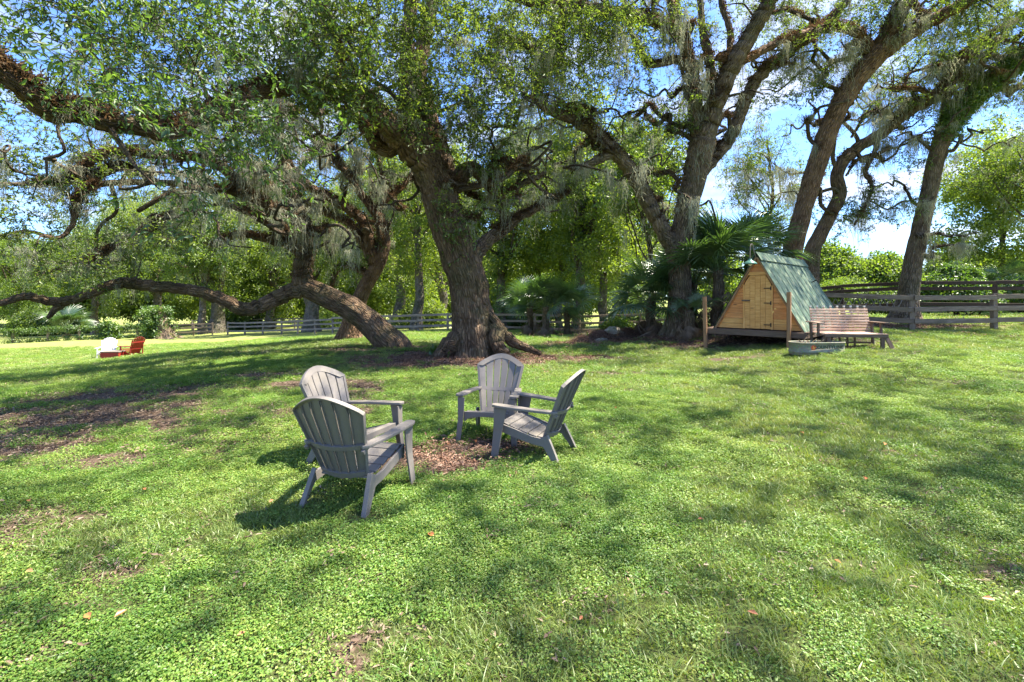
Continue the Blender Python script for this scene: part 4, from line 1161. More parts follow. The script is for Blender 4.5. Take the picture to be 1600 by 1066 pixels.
# fan palms: every frond an object of its own
def frond_mesh(name, R=.75, n=30, arc=3.7, pet=.8, mat='palm', droop=.5, seed=0):
    rg = np.random.default_rng(seed)
    V, F, r = [], [], []
    # petiole along +x, arching
    m = 6; pts = []
    for k in range(m + 1):
        t = k / m; pts.append(np.array([pet * t, 0, .10 * math.sin(t * PI * .7) * pet]))
    hub = pts[-1]
    for k, p in enumerate(pts):
        w = .018 * (1 - .5 * k / m)
        V += [p + [0, -w, 0], p + [0, 0, -w], p + [0, w, 0]]; r += [.9] * 3
    for k in range(m):
        for a in range(3):
            b = (a + 1) % 3; F.append([k*3 + a, k*3 + b, (k+1)*3 + b, (k+1)*3 + a])
    for k in range(n):
        a = -arc / 2 + arc * k / (n - 1); L = R * (.72 + .28 * math.cos(a * .5)) * rg.uniform(.9, 1.08)
        d = np.array([math.cos(a), math.sin(a), 0]); s = np.array([-d[1], d[0], 0]); w0 = arc / n * .5
        b = len(V); v = rg.random() * .6; st = 6; dr = droop * rg.uniform(.6, 1.5)
        for j in range(st + 1):
            t = j / st
            c = hub + d * L * t + np.array([0, 0, (.16 * t - dr * t ** 2.6 * .55) * L - abs(math.sin(a)) * .10 * t * L])
            w = w0 * L * min(t, .45) * 1.0 if t < .5 else w0 * L * .45 * (1 - (t - .5) / .5) + .001
            w = max(w, .002)
            V += [c - s * w + [0, 0, .35 * w], c + [0, 0, -.25 * w], c + s * w + [0, 0, .35 * w]]; r += [v] * 3
        for j in range(st):
            q = b + j * 3
            F += [[q, q + 1, q + 4, q + 3], [q + 1, q + 2, q + 5, q + 4]]
    o = mesh_np(name, np.array(V), np.array(F), M[mat], attrs={'rnd': np.array(r)}, link=False)
    return o.data
FM = [frond_mesh('frond', seed=s, droop=d) for s, d in ((1, .35), (2, .6), (3, .9), (4, .5))]
FD = [frond_mesh('dead_frond', seed=s, droop=1.6, mat='palm_dead', arc=2.0, n=18) for s in (5, 6)]
def palm(label, px, Y, zc, n, R, ntrunk=True, seed=0, dead=8, name='palmetto', spread=(-.2, 1.25), tw=.16, py=None):
    rg = np.random.default_rng(seed)
    x = (px - CX) * Y / FPX; z = gzf(x, Y)
    root = empty(name, (x, Y, z), 0, label, 'palm')
    P = gnarl_path(np.array([x, Y, z - .1]), np.array([x, Y, z + zc]), 8, .03, rg)
    V, F, F3, B = tube(P, np.linspace(tw * 1.2, tw, 8), 12, ridge=.05, lump=.25, seed=seed)
    mesh_np('trunk', V, [F, F3], M['bark_grey'], root, smooth=True, attrs={'bk': B}, world=True)
    for k in range(n + dead):
        isd = k >= n
        o = bpy.data.objects.new('dead_frond' if isd else 'frond', rg.choice(FD if isd else FM))
        COL.objects.link(o); o.parent = root
        a = k * 2.399 + rg.normal(0, .2)
        el = rg.uniform(-1.35, -.8) if isd else rg.uniform(*spread)
        if isd: zz = zc * rg.uniform(.55, .95)
        else: zz = zc - .1 + rg.uniform(-.15, .1)
        o.location = (rg.normal(0, .05), rg.normal(0, .05), zz)
        o.rotation_euler = Euler((rg.normal(0, .35), -el, a), 'XYZ')
        s = R / .75 * rg.uniform(.8, 1.15) * (.72 if isd else 1); o.scale = (s, s, s)
    return root
palm('tall fan palm with wide dark fronds between the many stemmed oak and the cabin', 1122, 16.2, 2.15, 30, 1.05, seed=1, dead=4, spread=(-.35, 1.35))
palm('bushy fan palm with hanging dead fronds left of the many stemmed oak', 1018, 17.6, 1.35, 34, .98, seed=2, dead=12, spread=(-.35, 1.3))
palm('fan palm right behind the many stemmed oak with dry brown skirt', 1082, 17.4, 1.7, 26, 1.0, seed=3, dead=6)
palm('small palm with pale dead fronds drooping at the foot of the many stemmed oak', 1078, 15.2, .85, 7, .5, seed=4, dead=16)
palm('leftmost palmetto of the clump in front of the post fence', 828, 25.5, 1.6, 20, .95, seed=5, dead=5)
palm('palmetto with a dry skirt in the middle of the clump by the post fence', 853, 24.8, 1.5, 20, .95, seed=6, dead=9)
palm('rightmost upright palmetto of the clump by the post fence', 886, 25.0, 1.3, 16, .95, seed=7, dead=4, spread=(.3, 1.4))
palm('palm reaching over the cabin gable from behind', 1172, 17.2, 2.5, 24, .95, seed=8, dead=2, spread=(-.1, 1.35))
palm('pale silvery palmetto bush beyond the wire fence left of the white chair', 105, 50, 1.1, 22, 1.3, seed=9, dead=2)
palm('dark palmetto beyond the fence right of the vine mound', 1578, 27, 1.5, 18, .9, seed=10, dead=2)

# strappy plants
def strap_plant(label, px, Y, h, n, seed=0, name='lily_plant', yellow=0):
    rg = np.random.default_rng(seed)
    x = (px - CX) * Y / FPX; z = gzf(x, Y)
    root = empty(name, (x, Y, z), 0, label, 'plant')
    for k in range(n):
        V, F = [], []; a = rg.uniform(0, 2 * PI); L = h * rg.uniform(.7, 1.2); out = rg.uniform(.15, .6)
        d = np.array([math.cos(a), math.sin(a), 0]); s = np.array([-d[1], d[0], 0]); b0 = rg.normal(0, .05, 2)
        for j in range(7):
            t = j / 6; c = np.array([b0[0], b0[1], 0]) + d * out * L * t ** 1.5 + np.array([0, 0, L * (t - .35 * out * t ** 3 * 2)])
            w = .028 * (1 - t ** 2.5) + .003
            V += [c - s * w, c + [0, 0, -.008], c + s * w]
        for j in range(6): q = j * 3; F += [[q, q+1, q+4, q+3], [q+1, q+2, q+5, q+4]]
        o = mesh_np('leaf', np.array(V), np.array(F), M['leaf_bright'] if yellow and k % 4 == 0 else M['leaf_vine'], root, attrs={'rnd': np.full(len(V), rg.random())})
    return root
strap_plant('strappy green plant with a yellowing leaf left of the big middle oak', 676, 12.9, .38, 16, 1, yellow=1)
strap_plant('smaller strappy plant at the left roots of the big middle oak', 697, 12.5, .28, 12, 2)
strap_plant('upright strappy plant on the left end of the mulch mound', 919, 17.6, .5, 12, 3)
strap_plant('broad leaved plant on the right side of the mulch mound', 976, 17.8, .75, 20, 4)
strap_plant('loose arching plant behind the rock on the mulch mound', 958, 18.2, .65, 12, 5)

# mulch mound with rocks
def mound():
    x, Y = (952 - CX) * 17.8 / FPX, 17.8; z = gzf(x, Y)
    root = empty('mulch_mound', (x, Y, z), 0, 'low mound of brown mulch and dry leaves in front of the post fence', 'mound')
    n = 60; u = np.linspace(-1, 1, n); X, YY = np.meshgrid(u * 1.5, u * .8)
    d = np.clip(1 - (X / 1.5) ** 2 - (YY / .8) ** 2, 0, 1)
    g = gz(x + X, Y + YY) - z
    H = g - .04 + .45 * d ** .8 * (.6 + .8 * fbm(np.c_[X.ravel() * 1.6, YY.ravel() * 1.6, X.ravel() * 0], 4, 3).reshape(n, n))
    i = np.arange(n * n).reshape(n, n)
    F = np.stack([i[:-1, :-1].ravel(), i[:-1, 1:].ravel(), i[1:, 1:].ravel(), i[1:, :-1].ravel()], 1)
    mesh_np('soil_heap', np.c_[X.ravel(), YY.ravel(), H.ravel()], F, M['ground'], root, smooth=True,
            attrs={'soil': np.ones(n * n) * 1.2, 'far': np.ones(n * n), 'pale': np.zeros(n * n)})
    k = RNG.integers(0, n * n, 900); dd = d.ravel()[k] > .02; k = k[dd]
    scatter('leaf_mulch', 'mulch', np.c_[X.ravel()[k] + x, YY.ravel()[k] + Y, H.ravel()[k] + z + .005], root, 1.0, tilt=.2)
mound()
def rock(label, px, py, Y, r, sq=(1, .8, .75), seed=0):
    x = (px - CX) * Y / FPX; z = gzf(x, Y)
    root_z = CAM_H - (py - HY) * Y / FPX
    import bmesh
    bm = bmesh.new(); bmesh.ops.create_icosphere(bm, subdivisions=4, radius=r)
    co = np.array([v.co for v in bm.verts])
    nn = fbm(co / r * 1.5 + seed, 4, seed)
    for v, q in zip(bm.verts, nn): v.co = Vector((v.co.x * sq[0], v.co.y * sq[1], v.co.z * sq[2])) * (.6 + .85 * q)
    me = bpy.data.meshes.new('rock'); bm.to_mesh(me); bm.free(); me.materials.append(M['rock'])
    o = bpy.data.objects.new('rock', me); o.location = (x, Y, root_z); COL.objects.link(o)
    tag(o, label, 'rock')
rock('pale mossy boulder on top of the mulch mound', 958, 523, 17.5, .36, (1.0, .8, .8), 3)
rock('small dark rock at the front of the mulch mound', 943, 533, 17.2, .24, (1.3, .7, .55), 8)

# ------------------------------------------------------------------ fences
def rail_fence(label, pts, rails, h, mat, spacing=2.4, pw=.12, railh=.13, thick=.04, posttop=.08, jig=.03, railmat=None):
    x0, y0 = pts[0]; root = empty('rail_fence', (x0, y0, gzf(x0, y0)), 0, label, 'fence')
    for (a, b) in zip(pts[:-1], pts[1:]):
        a, b = np.array(a), np.array(b); L = np.linalg.norm(b - a); n = max(1, round(L / spacing))
        q = [a + (b - a) * k / n for k in range(n + 1)]
        d = (b - a) / L; nrm = np.array([-d[1], d[0]])
        if nrm[1] > 0: nrm = -nrm
        zz = [gzf(*p) for p in q]
        for k in range(n + 1):
            if k == 0 and (a != np.array(pts[0])).any(): continue
            ln = RNG.normal(0, .02, 2)
            MB().bar((q[k][0], q[k][1], zz[k] - .2), (q[k][0] + ln[0], q[k][1] + ln[1], zz[k] + h + posttop), pw, pw, up=(nrm[0], nrm[1], 0), bevel=.01).build('post', mat, root, world=True)
        for k in range(n):
            for r in rails:
                off = nrm * (pw / 2 + thick / 2 + .003)
                z1, z2 = zz[k] + r + RNG.normal(0, jig * .4), zz[k+1] + r + RNG.normal(0, jig * .4)
                A = (q[k][0] + off[0] + d[0]*.004, q[k][1] + off[1] + d[1]*.004, z1); Bp = (q[k+1][0] + off[0] - d[0]*.004, q[k+1][1] + off[1] - d[1]*.004, z2)
                MB().bar(A, Bp, thick, railh, bevel=.008, warp=RNG.normal(0, .012)).build('rail', railmat or mat, root, world=True)
    return root
def g2(px, Y): return ((px - CX) * Y / FPX, Y)
rail_fence('weathered grey brown board fence running right from behind the bench', [g2(1268, 18.6), g2(1425, 17.2), g2(1680, 17.4), g2(1900, 17.6)], (.32, .74, 1.16), 1.2, M['fence_wood'], 2.9, pw=.16, railh=.17)
rail_fence('dark old board fence standing behind the grey brown one', [g2(1225, 24.5), g2(1420, 21.2), g2(1700, 19.6)], (.62, 1.32, 1.56), 1.4, M['fence_dark'], 2.6, pw=.13, railh=.15)
rail_fence('brown board fence behind the mulch mound and palms', [g2(772, 30), g2(905, 27.6), g2(1000, 26.8), g2(1130, 24), g2(1235, 20.6)], (.34, .74, 1.12), 1.15, M['fence_wood'], 2.4)
rail_fence('pale wavering rail fence between the low oak and the middle oak', [g2(520, 37.5), g2(610, 35.5), g2(700, 33.5), g2(768, 32)], (.40, .80, 1.18), 1.2, M['fence_pale'], 2.6, railh=.16)
rail_fence('pale split rail fence along the sandy drive left of the leaning oak', [g2(278 + 78, 46), g2(440, 42.5), g2(520, 39.5)], (.35, .75, 1.1), 1.15, M['fence_pale'], 2.5, railh=.15)
rail_fence('short brown rail fence right of the vine covered stump', [g2(272, 46), g2(332, 47)], (.35, .75, 1.1), 1.15, M['fence_wood'], 1.6)
rail_fence('distant rail fence on the far side of the sandy drive', [g2(300, 64), g2(430, 60), g2(560, 55)], (.4, .8, 1.2), 1.2, M['fence_pale'], 3.0)
def wire_fence():
    pts = [g2(-60, 37.5), g2(20, 40), g2(75, 41), g2(124, 41.8), g2(170, 43), g2(215, 44), g2(262, 45)]
    root = empty('wire_fence', (pts[0][0], pts[0][1], gzf(*pts[0])), 0, 'thin wire fence on dark posts with vines along the sunny field', 'fence')
    for p in pts:
        z = gzf(*p); MB().bar((*p, z - .2), (*p, z + 1.15), .16, .16, up=(0, 1, 0), bevel=.02).build('post', M['fence_wood'], root, world=True)
    for h in (.25, .5, .75, 1.0):
        mb = MB()
        for a, b in zip(pts[:-1], pts[1:]):
            mb.bar((a[0], a[1] - .09, gzf(*a) + h), (b[0], b[1] - .09, gzf(*b) + h), .012, .012)
        mb.build('wire', M['wire'], root, world=True)
    rg = np.random.default_rng(4); C = []
    for a, b in zip(pts[:-1], pts[1:]):
        f = rg.random(70)[:, None]; c = np.array(a) * (1 - f) + np.array(b) * f
        hh = np.where(rg.random(70) < .62, rg.normal(1.0, .1, 70), rg.normal(.15, .12, 70)); C.append(np.c_[c, gz(c[:, 0], c[:, 1]) + hh])
    scatter('vine_leaves', 'vine', np.vstack(C), root, .95, tilt=.7)
wire_fence()
# crossed sticks behind the bench fence
def trellis():
    a = at(1300, 500, 18.1); x0 = a[0]; z = gzf(x0, 18.1)
    root = empty('stick_trellis', (x0, 18.3, z), 0, 'low trellis of pale crossed sticks leaning on the fence behind the bench', 'trellis')
    for k in range(11):
        for s in (-1, 1):
            x = k * .26 + RNG.normal(0, .02)
            MB().bar((x, .02 * s, .50), (x + s * .26, .02 * s, .98), .018, .018).build('stick', M['fence_pale'], root)
trellis()

# ------------------------------------------------------------------ the four grey chairs
def chair_back(u, v, H=.80, base=(-.20, .235), rec=.40, hw=None):
    w = np.interp(v, [0, .35, .80, 1.0], [.20, .25, .315, .295])
    bow = .055 * u * u
    ny, nz = math.cos(rec), math.sin(rec)
    c = np.array([u * w, base[0] - v * H * math.sin(rec) + bow * ny, base[1] + v * H * math.cos(rec) + bow * nz])
    return c
def make_chair(label, loc, rz):
    root = empty('lawn_chair', loc, rz, label, 'chair', 'grey lawn chairs in a ring on the lawn')
    m = M['grey_resin']
    rec = .40; nrm = np.array([0, math.cos(rec), math.sin(rec)])
    ns = 6
    def vtop(u): return .79 + .21 * math.cos(u * PI / 2) ** .85 if abs(u) < 1 else .79
    for k in range(ns):
        u0, u1 = -1 + 2 * k / ns, -1 + 2 * (k + 1) / ns; gap = .016
        u0 += gap if k else .012; u1 -= gap if k < ns - 1 else .012
        path, profs, ups = [], [], []
        for j in range(15):
            v = j / 14
            a = chair_back(u0, v * (vtop(u0) - .035)); b = chair_back(u1, v * (vtop(u1) - .035))
            w = np.linalg.norm(b - a); X = (b - a) / w
            c = (a + b) / 2; Y = np.cross(X, (0, 0, 1)) * -1; Y = nrm - X * (nrm @ X); Y /= np.linalg.norm(Y)
            h = w / 2
            profs.append([(-h, 0), (-h + .004, .004), (h - .004, .004), (h, 0), (h, -.020), (h - .005, -.020), (h - .005, -.005), (-h + .005, -.005), (-h + .005, -.020), (-h, -.020)])
            path.append(c); ups.append((X, Y))
        MB().sweep(path, profs, ups).build('back_slat', m, root, fix=True)
    # rim that follows the sides and the arched top
    path, profs, ups = [], [], []
    st = [(-1, v) for v in np.linspace(.0, .76, 9)] + [(u, vtop(u)) for u in np.linspace(-1, 1, 23)] + [(1, v) for v in np.linspace(.76, .0, 9)]
    C = [chair_back(u, v) for u, v in st]
    cen = chair_back(0, .5)
    for j, c in enumerate(C):
        t = C[min(j + 1, len(C) - 1)] - C[max(j - 1, 0)]; t /= np.linalg.norm(t)
        N_ = nrm - t * (nrm @ t); N_ /= np.linalg.norm(N_)
        inn = np.cross(t, N_)
        if inn @ (cen - c) < 0: inn = -inn
        top = float(abs(st[j][0]) < .999)
        w = .020 + .038 * top
        profs.append([(-.010, .007), (w, .007), (w, -.003), (.0, -.006), (.0, -.028), (-.010, -.028)]); path.append(c); ups.append((inn, N_))
    MB().sweep(path, profs, ups).build('back_rim', m, root, fix=True)
    for vc, hh, nm in ((.40, .045, 'cross_band'), (.055, .05, 'cross_band')):
        path, profs, ups = [], [], []
        for u in np.linspace(-1.0, 1.0, 13):
            path.append(chair_back(u, vc)); ups.append((np.array([0, -math.sin(rec), math.cos(rec)]), nrm))
            profs.append([(-hh/2, .006), (hh/2, .006), (hh/2, -.030), (-hh/2, -.026)])
        MB().sweep(path, profs, ups).build(nm, m, root, fix=True)
    # seat slats
    sy = np.linspace(.345, -.19, 6)
    def sz(y): return np.interp(y, [-.2, -.05, .15, .30, .345], [.255, .268, .325, .378, .372])
    for k in range(5):
        a, b = sy[k] - .005, sy[k + 1] + .005
        w = np.interp((a + b) / 2, [-.2, .34], [.215, .262])
        poly = [(a, sz(a)), ((a + b) / 2, sz((a + b) / 2) + .002), (b, sz(b)), (b, sz(b) - .016), (a, sz(a) - .016)]
        MB().prism(poly, (-w, 0, 0), 2 * w, (0, 1, 0), (0, 0, 1), (1, 0, 0)).build('seat_slat', m, root, fix=True, bevel=.003)
    # apron under the front edge, arched
    ap = [(-.28, .375), (.28, .375), (.28, .245)] + [(.25 * math.cos(t), .275 + .045 * math.sin(t)) for t in np.linspace(0, PI, 9)] + [(-.28, .245)]
    MB().prism(ap, (0, .352, 0), .022, (1, 0, 0), (0, 0, 1), (0, -1, 0)).build('apron', m, root, fix=True, bevel=.003)
    for s in (-1, 1):
        # arm
        arm = [(-.335, .262), (-.30, .305), (-.1, .345), (.12, .375), (.32, .388), (.385, .375), (.405, .33), (.385, .288), (.30, .275), (.0, .268), (-.22, .232), (-.30, .225)]
        MB().prism([(y, x * s) for y, x in arm], (0, 0, .545), .028, (0, 1, .045), (1, 0, 0), (0, 0, 1)).build('armrest', m, root, fix=True, bevel=.006)
        lip = [(-.28, .545), (.385, .553), (.385, .530), (.1, .510), (-.28, .510)]
        # front leg: L section tapering to the foot
        path, profs, ups = [], [], []
        for z_, y0, y1, x0, x1 in ((.550, .225, .375, .270, .355), (.40, .255, .378, .276, .352), (.30, .278, .382, .284, .350), (-.02, .325, .405, .318, .374)):
            path.append(np.array([0, 0, z_])); ups.append((np.array([s, 0, 0]), np.array([0, 1, 0])))
            th = .016
            profs.append([(x0, y1), (x1, y1), (x1, y0), (x1 - th, y0), (x1 - th, y1 - th), (x0, y1 - th)])
        MB().sweep(path, profs, ups).build('leg', m, root, fix=True, bevel=.003)
        # side rail
        rail = [(.34, .372), (.15, .328), (-.05, .272), (-.20, .262), (-.20, .175), (-.05, .192), (.15, .235), (.34, .285)]
        MB().prism(rail, (s * .268, 0, 0), s * .022, (0, 1, 0), (0, 0, 1), (1, 0, 0)).build('side_rail', m, root, fix=True, bevel=.003)
        # rear leg
        path, profs, ups = [], [], []
        for y_, z_, w_, x_ in ((-.15, .262, .085, .262), (-.205, .185, .072, .268), (-.27, .09, .056, .278), (-.335, -.02, .044, .288)):
            path.append(np.array([0, y_, z_])); d = np.array([0, -.72, -.70]); ups.append((np.array([s, 0, 0]), np.array([0, .88, -.47])))
            profs.append([(x_ - .018, -w_), (x_ + .024, -w_), (x_ + .024, w_ * .35), (x_ + .008, w_ * .35), (x_ + .008, -w_ + .014), (x_ - .018, -w_ + .014)])
        MB().sweep(path, profs, ups).build('leg', m, root, fix=True, bevel=.003)
        # bracket that ties arm to back
        MB().bar((s * .262, -.33, .50), (s * .268, -.25, .548), .03, .03).build('bracket', m, root)
    return root
def yaw(fx, fy): return math.atan2(-fx, fy)
CH = [('nearest grey lawn chair seen from behind with its back to the camera', (-1.27, 3.95), (.25, .97)),
      ('grey lawn chair turned to the right just behind the nearest one', (-1.57, 4.78), (.93, -.37)),
      ('grey lawn chair facing the camera in front of the big oak', (-.22, 5.72), (-.20, -.98)),
      ('grey lawn chair at the right turned away to the left', (.27, 5.06), (-.90, .43))]
for lab, (x, y), f in CH:
    make_chair(lab, (x, y, gzf(x, y)), yaw(*f)).scale = (.93, .93, .93)

# ------------------------------------------------------------------ the two wooden chairs and the box between them
def wood_chair(label, px, Y, f, mat):
    x, y = g2(px, Y); root = empty('wooden_lawn_chair', (x, y, gzf(x, y)), yaw(*f), label, 'chair', 'wooden lawn chairs out on the sunny field')
    rec = .42
    for k in range(7):
        u = (k - 3) / 3; L = .92 - .16 * u * u; xb, xt = u * .22, u * .30
        MB().bar((xb, -.18, .20), (xt, -.18 - L * math.sin(rec), .20 + L * math.cos(rec)), .085, .018, up=(0, 1, 0), bevel=.004).build('back_slat', mat, root)
    for h, w in ((.25, .52), (.58, .66)):
        yy = -.20 - h / math.cos(rec) * math.sin(rec) * .95
        MB().bar((-w/2, yy + .0, .20 + h), (w/2, yy, .20 + h), .022, .07).build('back_rail', mat, root)
    for k in range(5):
        t = k / 4; y_ = .33 - t * .48; z_ = .40 - t * .15
        MB().bar((-.28, y_, z_), (.28, y_, z_), .105, .018, up=(0, .28, 1)).build('seat_slat', mat, root)
    for s in (-1, 1):
        MB().bar((s * .35, .42, .575), (s * .33, -.40, .565), .12, .022, bevel=.005).build('armrest', mat, root)
        MB().bar((s * .31, .34, 0), (s * .31, .34, .562), .028, .09, up=(0, 1, 0)).build('leg', mat, root)
        MB().bar((s * .275, .38, .33), (s * .275, -.62, .02), .026, .11, up=(0, .3, 1)).build('leg', mat, root)
        MB().bar((s * .30, -.33, .02), (s * .30, -.33, .55), .026, .05, up=(0, 1, 0)).build('back_support', mat, root)
wood_chair('white wooden lawn chair out on the sunny field at left', 167, 24.9, (.45, -.89), M['white_paint'])
wood_chair('red wooden lawn chair facing left on the sunny field', 206, 24.6, (-.92, .28), M['red_paint'])
def box_table():
    x, y = g2(177, 24.2); root = empty('storage_box', (x, y, gzf(x, y)), .1, 'low dark red box with a grey lid between the white and red chairs', 'box')
    MB().bar((-.42, 0, .18), (.42, 0, .18), .55, .33, bevel=.01).build('body', M['red_paint'], root)
    MB().bar((-.44, 0, .37), (.44, 0, .37), .58, .05, bevel=.01).build('lid', M['fence_pale'], root)
box_table()

# ------------------------------------------------------------------ cabin on its deck
def cabin():
    O = np.array([6.40, 12.60, .724])       # middle of the front sill; u runs right along the gable, v back along the ridge
    th = math.radians(-45)
    root = empty('garden_cabin', O, th, 'small cedar A-frame cabin with a green metal roof on a low deck', 'cabin')
    W, H, L = 1.07, 1.9, 4.2
    sl = math.hypot(W, H); n_ = np.array([H, 0, W]) / sl          # outward normal of right roof plane
    # gable siding boards, each its own piece, cut to the rake
    doorL, doorR, doorT = -.31, .33, 1.42
    bh = .135; k = 0; z = .02
    while z < H - .12:
        z1 = min(z + bh - .006, H - .05)
        for s in (-1, 1):
            e0, e1 = (1 - z / H) * W - .03, (1 - z1 / H) * W - .03
            if z < doorT:
                inn = -doorL + .045 if s < 0 else doorR + .045
                if e1 < inn: e1 = inn + .001
                if e0 <= inn + .02: continue
                poly = [(s * inn, z), (s * e0, z), (s * e1, z1), (s * inn, z1)]
            else:
                if s < 0: continue
                poly = [(-e0, z), (e0, z), (e1, z1), (-e1, z1)]
            MB().prism(poly, (0, .012 + random.uniform(-.003, .003), 0), .022, (1, 0, 0), (0, 0, 1), (0, 1, 0)).build('siding_board', M['cedar'] if z > .16 else M['pine_new'], root, fix=True)
        z += bh
    # door of upright boards
    dx = np.linspace(doorL, doorR, 6)
    for a, b in zip(dx[:-1], dx[1:]):
        tops = []
        for q in (a, b):
            lim = (1 - 0) * H * (1 - (abs(q) + .07) / W)
            tops.append(min(doorT, lim))
        MB().prism([(a + .003, .03), (b - .003, .03), (b - .003, tops[1]), (a + .003, tops[0])], (0, -.012, 0), .024, (1, 0, 0), (0, 0, 1), (0, 1, 0)).build('door_board', M['pine_new'], root, fix=True)
    for a in (doorL - .022, doorR + .022):
        tp = min(doorT + .02, H * (1 - (abs(a) + .07) / W))
        MB().bar((a, -.012, .02), (a, -.012, tp), .045, .03, up=(0, 1, 0), bevel=.004).build('door_frame', M['pine_new'], root)
    MB().bar((-.26, -.014, doorT + .05), (.26, -.014, doorT + .05), .03, .085, bevel=.004).build('door_frame', M['pine_new'], root)
    for z in (.14, .70, 1.08):
        MB().bar((doorR - .17, -.026, z), (doorR + .0, -.026, z), .008, .022).bar((doorR + .0, -.026, z - .05), (doorR + .0, -.026, z + .05), .01, .03, up=(1, 0, 0)).build('hinge', M['black_iron'], root)
    MB().bar((doorL - .07, -.034, .76), (doorL + .13, -.034, .76), .03, .04, bevel=.005).build('latch', M['deck_wood'], root)
    # rake boards
    for s in (-1, 1):
        MB().bar((s * (W + .0), -.035, .0), (s * .012, -.035, H - .02), .05, .075, up=(0, 1, 0), bevel=.005).build('rake_board', M['post_wood'], root)
        MB().bar((s * (W - .045), .0, .03), (s * .06, .0, H - .16), .03, .05, up=(0, 1, 0)).build('rake_trim', M['cedar'], root)
    # back gable
    MB().prism([(-W + .03, 0), (W - .03, 0), (0, H - .05)], (0, L - .03, 0), .02, (1, 0, 0), (0, 0, 1), (0, 1, 0)).build('back_gable', M['cedar'], root, fix=True)
    # roof sheets with ribs: corrugated profile along the ridge direction
    for s in (-1, 1):
        npan = 5; v0, v1 = -.10, L + .10; pw = (v1 - v0) / npan
        for p in range(npan):
            V0 = v0 + p * pw; prof = []
            ribs = 2
            for r in range(ribs):
                b = V0 + pw * r / ribs; w = pw / ribs
                prof += [(b, 0), (b + w * .74, 0), (b + w * .80, .020), (b + w * .89, .020), (b + w * .95, 0)]
            prof.append((V0 + pw + (.01 if p < npan - 1 else 0), 0.0))
            lo, hi = -.06, 1.0
            V, F = [], []
            for (v, h) in prof:
                for t in (lo, hi):
                    q = np.array([s * W * (1 - t), v, H * t]) + np.array([s * n_[0], 0, n_[2]]) * (.035 + h + .0015 * (p % 2))
                    V.append(q)
            for i in range(len(prof) - 1):
                a = i * 2; F.append((a, a + 2, a + 3, a + 1))
            mb = MB().add(V, F, [(q[1], q[2], q[0]) for q in V])
            o = mb.build('roof_panel', M['roof'], root)
            sm = o.modifiers.new('sheet', 'SOLIDIFY'); sm.thickness = .003
    # ridge cap
    poly = [(-.13, H - .10), (0, H + .115), (.13, H - .10), (.14, H - .09), (0, H + .135), (-.14, H - .09)]
    MB().prism(poly, (0, -.13, 0), L + .26, (1, 0, 0), (0, 0, 1), (0, 1, 0)).build('ridge_cap', M['roof'], root, fix=True)
    # roof hook
    MB().bar((.48, 3.2, 1.28), (.62, 3.2, 1.36), .03, .03).build('roof_hook', M['black_iron'], root)
    # gooseneck lamp over the door
    path = [np.array(p) for p in ((0, -.05, 1.86), (-.03, -.14, 2.0), (-.04, -.2, 2.16), (-.05, -.26, 2.22), (-.06, -.33, 2.18), (-.06, -.36, 2.02), (-.06, -.36, 1.80))]
    Pc, Rc = catmull(path, [.013] * 7, 4)
    lamp = empty('barn_lamp', (O[0], O[1], O[2]), th, 'green enamel gooseneck lamp over the cabin door', 'lamp')
    V, F, F3, B = tube(Pc, Rc, 8); mesh_np('gooseneck', V, [F, F3], M['fence_pale'], lamp, smooth=True, attrs={'bk': B})
    V, F = [], []
    prof = [(.035, 1.84), (.05, 1.80), (.10, 1.775), (.165, 1.72), (.17, 1.70), (.16, 1.705), (.09, 1.76), (.03, 1.79)]
    for k in range(24):
        a = k * PI / 12
        for r, z in prof: V.append((-.06 + r * math.cos(a), -.36 + r * math.sin(a), z))
    npf = len(prof)
    for k in range(24):
        for j in range(npf - 1):
            F.append([k*npf + j, ((k+1) % 24)*npf + j, ((k+1) % 24)*npf + j + 1, k*npf + j + 1])
    mesh_np('lamp_shade', np.array(V), np.array(F), M['lamp_green'], lamp, smooth=True)
    import bmesh
    bm = bmesh.new(); bmesh.ops.create_uvsphere(bm, u_segments=14, v_segments=10, radius=.045)
    me = bpy.data.meshes.new('bulb'); bm.to_mesh(me); bm.free(); me.materials.append(M['white_cap'])
    o = bpy.data.objects.new('bulb', me); o.location = (-.06, -.36, 1.70); o.parent = lamp; COL.objects.link(o)
    # deck: rim, joists, boards, posts
    dk = empty('deck', (O[0], O[1], gzf(O[0], O[1])), th, 'low weathered timber deck carrying the cedar cabin', 'deck')
    dz = O[2] - gzf(O[0], O[1])
    uL, uR, v0, v1 = -1.36, 1.17, -.16, L + .3
    MB().bar((uL, v0, dz - .085), (uR, v0, dz - .085), .04, .14, bevel=.006).build('rim_board', M['deck_wood'], dk)
    MB().bar((uL, v1, dz - .085), (uR, v1, dz - .085), .04, .14, bevel=.006).build('rim_board', M['deck_wood'], dk)
    for u in (uL + .02, uR - .02):
        MB().bar((u, v0 + .021, dz - .085), (u, v1 - .021, dz - .085), .04, .14, bevel=.006).build('rim_board', M['deck_wood'], dk)
    nb = 16; w = (uR - uL) / nb
    n2 = 30; ww = (v1 - v0 + .02) / n2
    for k in range(n2):
        v = v0 - .01 + ww * (k + .5)
        MB().bar((uL - .01, v, dz - .002 - .011), (uR + .01, v, dz - .002 - .011), ww - .006, .022, bevel=.003).build('deck_board', M['deck_wood'], dk)
